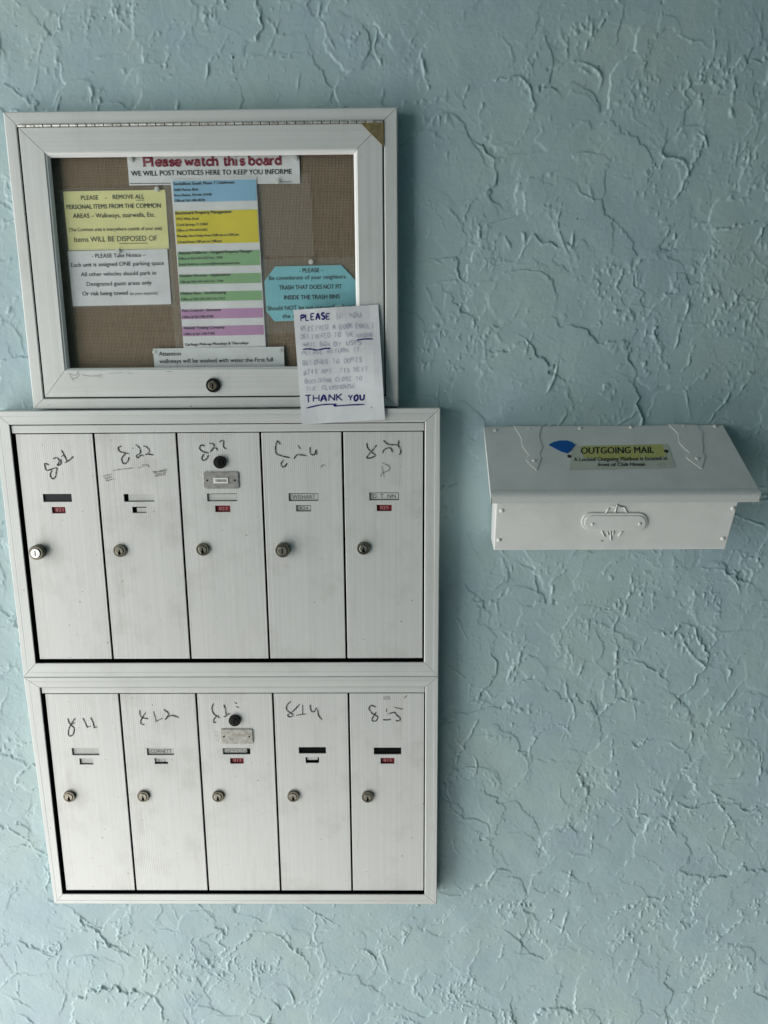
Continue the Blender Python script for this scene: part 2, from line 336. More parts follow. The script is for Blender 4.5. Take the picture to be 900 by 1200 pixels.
_cache = {}
def glyph(text, bold):                       # printed lettering: built-in font turned to faces, in font units
    key = (text, bold); shift, bold = bold, 0.0
    if key in _cache: return _cache[key]
    cu = bpy.data.curves.new('lettering', 'FONT'); cu.body = text; cu.size = 1.0; cu.offset = bold; cu.resolution_u = 3
    ob = bpy.data.objects.new('lettering', cu); COL.objects.link(ob)
    dg = bpy.context.evaluated_depsgraph_get(); me = ob.evaluated_get(dg).to_mesh()
    v = [tuple(x.co[:2]) for x in me.vertices]; f = [tuple(p.vertices) for p in me.polygons]
    bpy.data.objects.remove(ob); bpy.data.curves.remove(cu)
    x0 = min(a for a, b in v); x1 = max(a for a, b in v)
    v = [(a - x0, b, 0.0) for a, b in v]
    if shift:                                # heavier weight: a second impression a little to the right, a hair prouder
        n_ = len(v); v = v + [(a + shift * 2.2, b + 0.004, 0.00004) for a, b, c in v]; f = f + [tuple(i + n_ for i in q) for q in f]
    _cache[key] = (v, f, x1 - x0); return _cache[key]
CAPH = 0.70
def printed(mb, to3, text, u0, u1, v, capheight, bold=0.0, n=(0, -1, 0), lift=0.0, slope=0.0):
    vs, fs, wd = glyph(text, bold); sx = (u1 - u0) / wd; sy = capheight / CAPH; n = Vector(n)
    mb.add([Vector(to3(u0 + a * sx, v + b * sy + slope * a * sx)) + n * (lift + e) for a, b, e in vs], fs)

# ------------------------------------------------------------------ the stucco wall (real relief: overlapping trowel strokes)
def vnoise(shape, cell, rng, tall=1.0):
    gy, gx = int(shape[0] / cell / tall) + 3, int(shape[1] / cell) + 3; g = rng.random((gy, gx)).astype(np.float32)
    y = np.arange(shape[0], dtype=np.float32) / (cell * tall); x = np.arange(shape[1], dtype=np.float32) / cell
    iy, ix = y.astype(int), x.astype(int); fy, fx = y - iy, x - ix; fy = fy * fy * (3 - 2 * fy); fx = fx * fx * (3 - 2 * fx)
    a = g[iy][:, ix] * (1 - fx) + g[iy][:, ix + 1] * fx; b = g[iy + 1][:, ix] * (1 - fx) + g[iy + 1][:, ix + 1] * fx
    return a * (1 - fy)[:, None] + b * fy[:, None] - 0.5
def stucco(x0, x1, z0, z1, st, seed):
    rng = np.random.default_rng(seed); nx, nz = int((x1 - x0) / st) + 1, int((z1 - z0) / st) + 1; S = (nz, nx)
    warp1, warp2, rag = vnoise(S, 0.035 / st, rng), vnoise(S, 0.013 / st, rng), vnoise(S, 0.005 / st, rng)
    h = 0.0010 * vnoise(S, 0.12 / st, rng)
    und = 0.0013 * vnoise(S, 0.045 / st, rng) + 0.00030 * vnoise(S, 0.014 / st, rng) + 0.00009 * vnoise(S, 0.005 / st, rng, 1.6)
    area = (x1 - x0) * (z1 - z0); N = int(area * 500)
    for _ in range(N):
        a = rng.uniform(0.028, 0.085); b = a * rng.uniform(0.7, 1.5); th = rng.normal(0, 0.5) + (0 if rng.random() < 0.8 else rng.uniform(-2.5, 2.5))
        cx, cz = rng.uniform(x0, x1), rng.uniform(z0, z1); R_ = 1.35 * max(a, b)
        i0, i1 = max(0, int((cx - R_ - x0) / st)), min(nx, int((cx + R_ - x0) / st) + 1); j0, j1 = max(0, int((cz - R_ - z0) / st)), min(nz, int((cz + R_ - z0) / st) + 1)
        if i1 - i0 < 4 or j1 - j0 < 4: continue
        X = (x0 + np.arange(i0, i1) * st - cx)[None, :]; Z = (z0 + np.arange(j0, j1) * st - cz)[:, None]
        u = X * math.cos(th) + Z * math.sin(th); v = -X * math.sin(th) + Z * math.cos(th)
        sl = (slice(j0, j1), slice(i0, i1))
        rr = (np.abs(u / a) ** 2.4 + np.abs(v / b) ** 2.4) ** (1 / 2.4) + 0.30 * warp1[sl] + 0.17 * warp2[sl] + 0.09 * rag[sl]
        s = (1 - rr) * min(a, b)                                             # about the distance inside the edge
        ins = np.clip(s / 0.0023 + 0.5, 0, 1); ins = ins * ins * (3 - 2 * ins)
        fade = np.clip((v / b + rng.uniform(-0.3, 0.9)) / 0.9, 0, 1)          # thick at the leading edge, feathered out behind
        cur = h[sl]; lvl = cur.mean() * 0.85 + rng.uniform(0.0, 0.0016)
        ridge = np.exp(-((s - 0.0016) / 0.0020) ** 2) * max(0, rng.normal(0.00042, 0.00075)) * np.clip(0.55 + 2.6 * warp1[sl] + 1.6 * rag[sl], 0, 1.7)
        h[sl] = cur + ins * fade * (lvl - cur) + ridge * np.clip(fade, 0.15, 1)
    rough = np.clip(vnoise(S, 0.07 / st, rng) * 2.6 + vnoise(S, 0.03 / st, rng) * 1.4 - 0.30, 0, 0.9)    # skipped, scratchy patches
    t1, t2 = vnoise(S, 0.0060 / st, rng, 1.7), vnoise(S, 0.0034 / st, rng, 1.3)
    h += rough * 0.0036 * np.clip(t1 * 1.2 + t2 * 0.9 - 0.16, 0, 1)
    lone = np.clip(vnoise(S, 0.0055 / st, rng) + vnoise(S, 0.012 / st, rng) * 0.6 - 0.48, 0, 1); h += 0.0035 * lone
    for _ in range(int(area * 110)):                                          # drag lines and blobs of mortar
        L = rng.uniform(0.01, 0.055); th = rng.normal(math.pi / 2, 0.6); cx, cz = rng.uniform(x0, x1), rng.uniform(z0, z1); w = rng.uniform(0.0012, 0.0026); R_ = L + 0.012
        i0, i1 = max(0, int((cx - R_ - x0) / st)), min(nx, int((cx + R_ - x0) / st) + 1); j0, j1 = max(0, int((cz - R_ - z0) / st)), min(nz, int((cz + R_ - z0) / st) + 1)
        if i1 - i0 < 4 or j1 - j0 < 4: continue
        X = (x0 + np.arange(i0, i1) * st - cx)[None, :]; Z = (z0 + np.arange(j0, j1) * st - cz)[:, None]; sl = (slice(j0, j1), slice(i0, i1))
        u = X * math.cos(th) + Z * math.sin(th); v = -X * math.sin(th) + Z * math.cos(th) + 0.016 * warp1[sl] + 0.006 * warp2[sl]
        h[sl] += rng.uniform(0.0004, 0.0017) * np.exp(-(v / w) ** 2) * np.clip((L - np.abs(u)) / 0.01, 0, 1) * np.clip(0.8 + 2.5 * rag[sl] + 1.5 * warp2[sl], 0, 1.6)
    h += und; return h - h.mean(), nx, nz
def build_wall():
    st = 0.0014; x0, x1, z0, z1 = -1.25, 1.35, 0.0, 2.40
    h, nx, nz = stucco(x0, x1, z0, z1, st, 11)
    X = x0 + np.arange(nx) * st; Z = z0 + np.arange(nz) * st
    pick = lambda A, lo, hi: np.array(sorted(set(np.where((A > lo) & (A < hi))[0]) | set(range(0, len(A), 4)) | {len(A) - 1}))
    ix, iz = pick(X, -0.86, 0.82), pick(Z, 0.15, 2.13)
    h = h[iz][:, ix]; gx, gz = np.meshgrid(X[ix], Z[iz]); ny, nxx = h.shape
    co = np.stack([gx, WALL_Y - h, gz], -1).reshape(-1, 3).astype(np.float32)
    q = (np.arange(ny - 1)[:, None] * nxx + np.arange(nxx - 1)[None, :]).reshape(-1)
    F = np.stack([q, q + 1, q + nxx + 1, q + nxx], -1).astype(np.int32)
    # the wall goes on beyond the detailed part as plain coarse sheets, and has a back
    me = bpy.data.meshes.new('wall'); n = len(co)
    xa, xb, za, zb = -1.5, 4.0, -0.3, 2.44
    ext = np.array([(xa, WALL_Y, za), (xb, WALL_Y, za), (xb, WALL_Y, zb), (xa, WALL_Y, zb), (xa, WALL_Y + .2, za), (xb, WALL_Y + .2, za), (xb, WALL_Y + .2, zb), (xa, WALL_Y + .2, zb)], np.float32)
    c4 = [0, nxx - 1, ny * nxx - 1, (ny - 1) * nxx]
    E4 = [(n + 0, n + 1, c4[1], c4[0]), (n + 1, n + 2, c4[2], c4[1]), (n + 2, n + 3, c4[3], c4[2]), (n + 3, n + 0, c4[0], c4[3]), (n + 5, n + 4, n + 7, n + 6), (n, n + 4, n + 5, n + 1), (n + 1, n + 5, n + 6, n + 2), (n + 2, n + 6, n + 7, n + 3), (n + 3, n + 7, n + 4, n)]
    co = np.concatenate([co, ext]); F = np.concatenate([F, np.array(E4, np.int32)])
    me.vertices.add(len(co)); me.vertices.foreach_set('co', co.ravel()); me.loops.add(F.size); me.loops.foreach_set('vertex_index', F.ravel())
    me.polygons.add(len(F)); me.polygons.foreach_set('loop_start', np.arange(0, F.size, 4, dtype=np.int32)); me.update(calc_edges=True); me.validate()
    sm = np.ones(len(F), bool); sm[-9:] = False; me.polygons.foreach_set('use_smooth', sm)
    o = link('wall', me, M['wall']); tag(o, kind='structure')
build_wall()
# unseen wall added behind the camera to block light and dim the right side
OPP_X, OPP_Y = -1.54, -0.42
mb = MB(); mb.box(OPP_X, 4.0, OPP_Y - 0.2, OPP_Y, -0.3, 2.44)
tag(mb.build('light_blocker_wall', M['wall']), kind='structure')
mb = MB(); mb.box(-2.7, 4.0, -2.4, WALL_Y + 0.2, 2.45, 2.65)  # unseen slab added overhead to cut light on the upper wall
tag(mb.build('light_blocker_slab', M['wall']), kind='structure')

# ------------------------------------------------------------------ mailbox units
F3 = (0, -1, 0)
def zoomer(ox, oy, s, Y): return lambda x, y: at(ox + x / s, oy + y / s, Y)
def circle_lock(door, px, py, Y, kind):
    c = at(px, py, Y); mb = MB()
    if kind == 'small':
        mb.lathe(c, F3, [(0.0112, -0.004), (0.0112, 0.0035), (0.0104, 0.0048), (0.0082, 0.0048), (0.0078, 0.0036), (0.0001, 0.0036)], 32, 0)
        mb.lathe(c, F3, [(0.0070, 0.003), (0.0070, 0.0052), (0.0062, 0.0056), (0.0001, 0.0056)], 28, 1)
        mb.box(c.x - 0.001, c.x + 0.001, c.y - 0.0059, c.y - 0.005, c.z - 0.0065, c.z + 0.0022, 2); mb.box(c.x - 0.0021, c.x + 0.0021, c.y - 0.0060, c.y - 0.005, c.z - 0.0062, c.z - 0.0015, 2)
    elif kind == 'big':
        mb.lathe(c, F3, [(0.0125, -0.004), (0.0125, 0.010), (0.0112, 0.012), (0.0090, 0.012), (0.0086, 0.0105), (0.0001, 0.0105)], 32, 0)
        mb.lathe(c, F3, [(0.0082, 0.009), (0.0082, 0.0132), (0.0074, 0.0138), (0.0001, 0.0138)], 28, 1)
        mb.box(c.x - 0.0009, c.x + 0.0009, c.y - 0.0142, c.y - 0.013, c.z - 0.0045, c.z + 0.0045, 2)
    elif kind == 'bright':
        mb.lathe(c, F3, [(0.0128, -0.004), (0.0128, 0.011), (0.0115, 0.013), (0.0092, 0.013), (0.0088, 0.0115), (0.0001, 0.0115)], 32, 0)
        mb.lathe(c, F3, [(0.0084, 0.01), (0.0084, 0.0145), (0.0076, 0.0152), (0.0001, 0.0152)], 28, 3)
        mb.box(c.x - 0.0010, c.x + 0.0010, c.y - 0.0156, c.y - 0.0145, c.z - 0.0045, c.z + 0.0045, 0)
    else:
        mb.lathe(c, F3, [(0.0108, -0.004), (0.0108, 0.004), (0.0098, 0.0055), (0.0001, 0.0055)], 32, 4)
        mb.lathe(c, F3, [(0.0062, 0.005), (0.0062, 0.0066), (0.0056, 0.007), (0.0001, 0.007)], 28, 4)
        mb.box(c.x - 0.0008, c.x + 0.0008, c.y - 0.0075, c.y - 0.0065, c.z - 0.004, c.z + 0.004, 2)
    o = mb.build('master_lock' if kind == 'black' else 'lock', [M['lock'], M['lock_face'], M['hole'], M['bright'], M['black']], door)
    if kind == 'bright': o['label'] = 'lock with a bright nickel face standing out from the door'
    return o
def slot(px0, py0, px1, py1, Y):
    a, b = at(px0, py0, Y), at(px1, py1, Y); return (a.x, b.x, b.z, a.z)

DY = 0.0035                                  # doors sit this far behind the frame face
def unit(name, label, O, I, door_top, door_bot, seps, right, header, doors):
    t = empty(name, (-0.294, WALL_Y, O[2][1])); tag(t, label, 'mailboxes', 'mailbox banks on the wall')
    prof = [(0, 0.0010), (0.05, 0), (0.34, 0), (0.36, 0.0003), (0.39, 0), (0.96, 0), (1, 0.0010)]
    frame(t, O, I, UNIT_Y, WALL_Y + 0.006, UNIT_Y + 0.03, prof)
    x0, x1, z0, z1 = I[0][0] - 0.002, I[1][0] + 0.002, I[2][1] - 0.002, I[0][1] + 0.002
    mb = MB(); mb.box(x0, x1, UNIT_Y + 0.0245, UNIT_Y + 0.028, z0, z1); mb.build('shade_backing', M['void'], t)  # black sheet standing for the shade behind the doors
    hz0, hz1 = zz(header[1]), zz(header[0])
    mb = MB(); mb.box(I[0][0] + 0.001, I[1][0] - 0.001, UNIT_Y + 0.003, UNIT_Y + 0.016, hz0, hz1); mb.build('top_rail', M['rail_x'], t, bevel=0.0008)
    xs = [I[0][0] + 0.0065] + [s_ for s_ in seps] + [right]
    Y = UNIT_Y + DY
    for k_, d in enumerate(doors):
        a, b = xs[k_] + (0.0018 if k_ else 0), xs[k_ + 1] - (0.0018 if k_ < 4 else 0)
        top, bot = zz(door_top), zz(door_bot)
        nh, kh = slot(*d['name'], Y), slot(*d['num'], Y)
        dr = pierced(a, b, bot, top, [nh, kh], Y, 0.0022, 'mailbox_door', M['door'], t, bevel=0.0007); dr['label'] = d['label']
        for hole, kind, nm in ((nh, d['nk'], 'name_card'), (kh, d['kk'], 'number_label')):
            x_, X_, z_, Z_ = hole; mb = MB(); e = 0.0012
            mt = {'card': M['card'], 'slate': M['slate'], 'dark': M['slot_black'], 'red': M['red_tape']}
            if kind in ('slate', 'dark', 'card', 'red'):
                mb.box(x_ - e, X_ + e, Y + 0.0046, Y + 0.0056, z_ - e, Z_ + e, 1); q_ = 0.0012 if kind == 'card' else 0.0003; mb.box(x_ + q_, X_ - q_ * .9, Y + 0.0030, Y + 0.0048, z_ + q_ * .8, Z_ - q_ * 1.25, 0); mm = [mt[kind], M['slot_black']]  # black backing round the card stands in for shadow at slot edges
            else:                            # a card slipped to one side, dark slot beside it
                fx0, fx1, fz0, fz1 = {'right': (.13, 1.05, 0.08, 1.0), 'up': (.1, .88, .42, 1.15), 'up_left': (-.03, .86, .18, .8), 'low': (.28, 1.02, .05, .8), 'high': (-.02, 1.02, .22, 1.05)}[kind]
                mb.box(x_ - e, X_ + e, Y + 0.0046, Y + 0.0056, z_ - e, Z_ + e, 1)
                mb.box(x_ + fx0 * (X_ - x_), x_ + fx1 * (X_ - x_), Y + 0.0028, Y + 0.0048, z_ + fz0 * (Z_ - z_), z_ + fz1 * (Z_ - z_), 0); mm = [M['card'], M['slot_black']]
            card = mb.build(nm, mm, dr)
            txt = d.get('nt') if nm == 'name_card' else d.get('kt')
            if txt:
                red = kind == 'red'; w_ = X_ - x_; h_ = Z_ - z_
                mb2 = MB(); printed(mb2, lambda u, v: (u, Y + 0.0027, v), txt, x_ + w_ * (.22 if red or nm != 'name_card' else .12), X_ - w_ * (.2 if red or nm != 'name_card' else .1), z_ + h_ * .24, h_ * .52, 0.0)
                mb2.build('lettering', M['tape_digit'] if red else M['ink_grey'], dr, merge=False)
        circle_lock(dr, *d['lock'], Y, d.get('lk', 'small'))
        if 'black' in d: circle_lock(dr, *d['black'], Y, 'black')
        if 'plate' in d:
            px0, py0, px1, py1, kind = d['plate']; p, q = at(px0, py0, Y), at(px1, py1, Y)
            r = 0.004; pts = []
            for cx, cz, a0 in ((q.x - r, p.z - r, 0), (p.x + r, p.z - r, 90), (p.x + r, q.z + r, 180), (q.x - r, q.z + r, 270)):
                pts += [(cx + r * math.cos(math.radians(a0 + i * 18)), Y - 0.0021, cz + r * math.sin(math.radians(a0 + i * 18))) for i in range(6)]
            mb = MB(); mb.prism(pts, (0, 0.0023, 0)); cx, cz = (p.x + q.x) / 2, (p.z + q.z) / 2
            if kind == 'zinc':
                pl = mb.build('slot_plate', M['plate'], dr, bevel=0.0006)
                mb = MB(); mb.box(cx - 0.0125, cx + 0.0125, Y - 0.0036, Y - 0.0019, cz - 0.0048, cz + 0.0048, 0); mb.box(cx - 0.0095, cx + 0.0095, Y - 0.0039, Y - 0.0030, cz - 0.0026, cz + 0.0022, 1)
                mb.build('slot_insert', [M['bead'], M['plate']], dr, bevel=0.0004)
            else:
                mb.build('slot_plate', M['plate_old'], dr, bevel=0.0006)['label'] = 'worn silvery plate with scraped face'
            for sx in (-1, 1):
                mb = MB(); mb.lathe((cx + sx * (q.x - p.x) * .39, Y - 0.002, cz), F3, [(0.0016, 0), (0.0014, 0.0008), (0.0001, 0.001)], 12); mb.build('plate_screw', M['hole'], dr)
        for key, mm in (('ink', 'pen'), ('faint', 'pen_faint')):
            if key in d:
                mb = MB(); ox, oy, sc, strokes = d[key]; f = zoomer(ox, oy, sc, Y - 0.0005)
                for j, s_ in enumerate(strokes): pen(mb, [f(*q) for q in s_], 0.0022 if key == 'ink' else 0.0015, F3, j * 1.5e-5)
                mb.build('handwritten_number' if key == 'ink' else 'faded_scribble', M[mm], dr, merge=False)
        for (px0, py0, px1, py1), mm in d.get('marks', []):
            p, q = at(px0, py0, Y - 0.0004), at(px1, py1, Y - 0.0004); mb = MB(); mb.face([(p.x, p.y, p.z), (q.x, p.y, p.z), (q.x, p.y, q.z), (p.x, p.y, q.z)]); mb.build('grey_smudge', M[mm], dr)
    return t

up = [
 dict(label='door numbered 821 with a bright protruding lock', name=(50, 579, 84.5, 588), nk='slate', num=(60.5, 594.3, 77, 601.5), kk='red', kt='821', lock=(46, 646), lk='bright',
      ink=(30, 500, 6.67, [[(182, 300), (150, 288), (152, 318), (170, 342), (238, 322), (240, 350), (232, 392), (210, 408), (192, 378), (205, 342)], [(213, 252), (243, 244), (264, 268), (248, 302), (277, 288), (272, 256)], [(280, 184), (300, 222), (322, 268)], [(306, 282), (340, 262), (372, 234)], [(280, 238), (300, 214)]])),
 dict(label='door numbered 822 with tape residue under the number', name=(145, 579, 181, 587.7), nk='right', num=(155, 594, 172, 601), kk='low', kt=None, lock=(141, 645),
      ink=(120, 500, 6.67, [[(148, 152), (124, 164), (132, 192), (165, 203), (206, 211)], [(178, 213), (150, 250), (165, 290), (195, 275), (207, 238)], [(260, 140), (290, 168), (296, 205), (265, 225), (275, 245), (300, 224), (322, 230)], [(320, 150), (350, 163), (366, 195), (338, 222)], [(336, 214), (365, 216), (398, 221)]]),
      faint=(120, 500, 6.67, [[(80, 345), (130, 335), (180, 330), (240, 322)], [(280, 322), (350, 300)], [(310, 298), (355, 300), (360, 320)],
       [(2, 388), (28, 382), (70, 372)], [(10, 396), (40, 402), (72, 392)], [(16, 410), (60, 398)], [(22, 424), (58, 416), (102, 408)], [(30, 414), (52, 428)],
       [(388, 352), (440, 348), (500, 332)], [(396, 362), (450, 352), (503, 344)], [(402, 372), (460, 366), (496, 358)], [(406, 384), (450, 380), (494, 374)], [(410, 392), (430, 388)]])),
 dict(label='door numbered 823 with a black master lock and zinc plate', name=(242.5, 578.5, 278, 587.3), nk='card', num=(252, 592.5, 270, 600), kk='red', kt='823', lock=(238, 643.5), black=(258, 541.5), plate=(238, 553, 280.5, 572.5, 'zinc'),
      ink=(220, 500, 10, [[(198, 228), (160, 216), (137, 248), (165, 285), (245, 312)], [(190, 318), (163, 372), (187, 396), (225, 370), (242, 330)], [(252, 196), (290, 200), (308, 228), (265, 300)], [(266, 298), (295, 255), (330, 250), (352, 282)], [(370, 186), (392, 164), (420, 168), (415, 238)], [(415, 238), (438, 254), (455, 262)]])),
 dict(label='door numbered 824 with two white name labels', name=(338, 578, 373, 586.8), nk='card', nt='WISHART', num=(347, 592, 364.5, 599.2), kk='card', kt='824', lock=(332, 643.5), lk='big',
      ink=(310, 500, 5, [[(92, 105), (74, 84), (64, 120), (68, 156), (95, 170), (146, 182)], [(112, 194), (96, 220), (112, 238), (132, 214)], [(195, 110), (211, 132)], [(172, 190), (192, 165), (246, 171)], [(267, 120), (268, 158), (292, 164), (302, 134)], [(302, 134), (306, 166)]]), faint=(310, 500, 5, [[(332, 242), (336, 226), (356, 228)]])),
 dict(label='door numbered 825 at the right end of the upper row', name=(432.7, 577.3, 467.3, 586), nk='card', nt='D  T  NN', num=(441.5, 591.7, 459, 598.8), kk='red', kt='825', lock=(426, 642.2),
      ink=(310, 500, 5, [[(599, 96), (606, 128), (652, 170)], [(657, 108), (622, 150), (600, 178), (615, 186), (652, 170)], [(696, 80), (725, 104), (755, 106)], [(690, 156), (705, 132), (735, 125), (750, 150)], [(786, 80), (780, 105), (740, 107)], [(780, 105), (798, 142), (790, 166)]]),
      faint=(310, 500, 5, [[(690, 212), (728, 232), (728, 256), (690, 272), (678, 292)], [(686, 230), (700, 300)]])),
]
lo = [
 dict(label='door numbered 811 at the left end of the lower row', name=(84, 877, 116.5, 885), nk='card', num=(93, 889, 109.5, 896), kk='card', lock=(82, 932.5),
      ink=(20, 780, 3.46, [[(205, 214), (215, 238), (233, 232)], [(236, 212), (212, 250), (209, 284), (226, 280), (231, 254), (214, 240)], [(267, 213), (276, 232), (285, 252)], [(282, 251), (299, 246)], [(298, 210), (308, 232), (313, 254)], [(310, 253), (326, 248)]])),
 dict(label='door numbered 812 with two white name labels', name=(172, 877, 204, 884.8), nk='card', nt='CORNETT', num=(181, 888.7, 197, 895.2), kk='high', kt='812', lock=(168.5, 932.3),
      ink=(20, 780, 3.46, [[(497, 180), (502, 208), (532, 216)], [(521, 190), (503, 220), (502, 236), (516, 240)], [(553, 186), (564, 226)], [(558, 229), (590, 213)], [(594, 178), (614, 196), (600, 220)], [(602, 218), (626, 202), (656, 212)]])),
 dict(label='door numbered 813 with a black master lock and worn plate', name=(261, 877, 293.5, 884), nk='up_left', nt='SIMMONS', num=(269.5, 888.5, 285.7, 895), kk='red', kt='813', lock=(256, 932.5), black=(275.3, 843.7), plate=(258, 854, 297, 871.2, 'worn'),
      ink=(225, 810, 8, [[(202, 114), (186, 160), (205, 215), (262, 252)], [(247, 226), (205, 262), (204, 296), (226, 286)], [(297, 126), (312, 168), (320, 225)], [(294, 242), (325, 230), (352, 204)], [(398, 107), (422, 118)], [(412, 144), (440, 154)]]), marks=[((250.5, 857, 258, 870), 'smudge'), ((289, 873, 299, 879), 'smudge')]),
 dict(label='door numbered 814 with an empty dark name slot', name=(350, 875.7, 382, 883), nk='dark', num=(358, 887.5, 374, 894.2), kk='up', lock=(344, 932.3),
      ink=(325, 810, 8, [[(128, 98), (92, 128), (90, 178), (152, 222)], [(208, 124), (150, 185), (98, 222), (116, 242), (150, 228)], [(238, 128), (236, 220)], [(176, 227), (268, 214)], [(308, 128), (314, 180), (342, 195), (368, 152)], [(375, 170), (385, 226), (418, 268)]])),
 dict(label='door numbered 815 with a black name strip', name=(438, 876.3, 470.2, 884), nk='dark', num=(446, 888.4, 462.2, 895), kk='red', kt='815', lock=(431, 933),
      ink=(410, 810, 8, [[(242, 150), (202, 134), (180, 166), (215, 215), (262, 242), (238, 282), (204, 268), (228, 228), (246, 196)], [(345, 164), (342, 195)], [(308, 268), (345, 271), (384, 264)], [(422, 153), (494, 171)], [(352, 217), (415, 200), (440, 226), (472, 258), (458, 279), (428, 276)], [(508, 66), (534, 40)]]), marks=[((449, 816, 457, 820), 'stain')]),
]
unit('mailbox_unit', 'upper bank of five grey apartment mailboxes numbered 821 to 825', rect(-0.667, 0.0792, 0.0825, 0.5582), rect(-0.642, 0.0535, 0.1055, 0.5315), 0.1215, 0.5250,
     [-0.5037, -0.3636, -0.2226, -0.0847], 0.0505, (0.1068, 0.1200), up)
unit('mailbox_unit', 'lower bank of five grey apartment mailboxes numbered 811 to 815', [(-0.667, zz(0.5588)), (0.0792, zz(0.5588)), (0.0795, zz(1.026)), (-0.6575, zz(1.026))], rect(-0.6395, 0.0560, 0.5785, 1.0045), 0.5925, 0.9985,
     [-0.4985, -0.3585, -0.2195, -0.0825], 0.0540, (0.5795, 0.5910), lo)

# ------------------------------------------------------------------ notice board
nb = empty('notice_board', (-0.297, WALL_Y, zz(0.0800))); tag(nb, 'wall notice board with glazed aluminium door above the mailboxes', 'notice board')
BO = rect(-0.6035, 0.0098, -0.3785, 0.0800)
frame(nb, BO, rect(-0.5848, -0.0115, -0.3600, 0.0630), BOARD_Y, WALL_Y + 0.004, BOARD_Y + 0.012, [(0, 0.001), (0.08, 0), (0.92, 0), (1, 0.001)])
mb = MB(); mb.box(-0.586, -0.010, BOARD_Y + 0.0125, BOARD_Y + 0.0145, zz(0.064), zz(0.016)); mb.box(-0.586, -0.5445, BOARD_Y + 0.0125, BOARD_Y + 0.0145, zz(0.016), zz(-0.361)); mb.box(-0.053, -0.010, BOARD_Y + 0.0125, BOARD_Y + 0.0145, zz(0.016), zz(-0.361)); mb.box(-0.5445, -0.053, BOARD_Y + 0.0125, BOARD_Y + 0.0145, zz(-0.3195), zz(-0.361))
mb.build('shade_backing', M['void'], nb)  # black strips standing for shade in the gaps round the board door
# hinge along the top
mb = MB(); n = 42; a, b = -0.583, -0.0125
for i in range(n):
    w_ = (b - a) / n; mb.lathe((a + w_ * i + 0.0006, BOARD_Y - 0.0004, zz(-0.3582)), (1, 0, 0), [(0.0023, 0), (0.0023, w_ - 0.0016)], 10)
mb.build('piano_hinge', M['hinge'], nb)
# door frame (corner broken off at top right, a tan plate shows)
DO = rect(-0.5822, -0.0135, -0.3560, 0.0608); DI = rect(-0.5435, -0.0548, -0.3180, 0.0155)
gd = MB()
frame(nb, DO, DI, BOARD_Y - 0.001, BOARD_Y + 0.010, BOARD_Y + 0.0045, [(0, 0.0015), (0.03, 0), (0.965, 0), (1, 0.0012)], name='door_rail')
frame(nb, DI, rect(-0.5385, -0.0592, -0.3130, 0.0130), BOARD_Y + 0.0002, BOARD_Y + 0.004, BOARD_Y + 0.0066, [(0, 0.0004), (0.35, 0.0008), (1, 0.0050)], name='glazing_bead', mats=M['bead'])
t1, t2, t3 = at(420.5, 142, BOARD_Y - 0.0016), at(449.3, 141, BOARD_Y - 0.0016), at(449.8, 172, BOARD_Y - 0.0016)
mb = MB(); mb.prism([t1, t2, t3], (0, 0.0008, 0)); mb.build('corner_patch', M['tan'], nb)['label'] = 'tan triangular patch over the top corner of the door'
mb = MB(); mb.box(-0.5428, -0.0555, BOARD_Y + 0.0068, BOARD_Y + 0.0088, zz(0.0150), zz(-0.3172)); mb.build('glass_pane', M['glass'], nb)
PIN_Y = BOARD_Y + 0.0190
mb = MB(); N_ = 24
def back_y(u, v): return PIN_Y + 0.0006 * math.sin(u * 37 + v * 11)
mb.box(-0.575, -0.02, PIN_Y, WALL_Y - 0.004, zz(0.045), zz(-0.345)); mb.build('pinboard', M['burlap'], nb)
c = at(250, 451.5, BOARD_Y - 0.001); mb = MB()
mb.lathe(c, F3, [(0.0118, -0.004), (0.0118, 0.003), (0.0108, 0.0045), (0.0088, 0.0045), (0.0084, 0.003), (0.0001, 0.003)], 32, 0)
mb.lathe(c, F3, [(0.0078, 0.002), (0.0078, 0.0052), (0.007, 0.0058), (0.0001, 0.0058)], 28, 1)
mb.box(c.x - 0.0009, c.x + 0.0009, c.y - 0.0062, c.y - 0.005, c.z - 0.0055, c.z + 0.0035, 2)
mb.build('lock', [M['black'], M['lock'], M['hole']], nb)
mb = MB(); f = zoomer(0, 300, 3.75, BOARD_Y - 0.0014)        # scratches on the lower rail
for j, s_ in enumerate([[(300, 515), (330, 525), (345, 510)], [(318, 540), (335, 535), (352, 518)], [(360, 522), (400, 528), (450, 522)], [(420, 530), (450, 532)], [(480, 515), (540, 512)], [(560, 512), (585, 518)], [(305, 522), (322, 548)], [(730, 508), (755, 508)]]): mb = MB(); pen(mb, [f(*q) for q in s_], 0.0010, F3, j * 1.5e-5); mb.build('scratch_mark', M['pen_faint'], nb, merge=False)

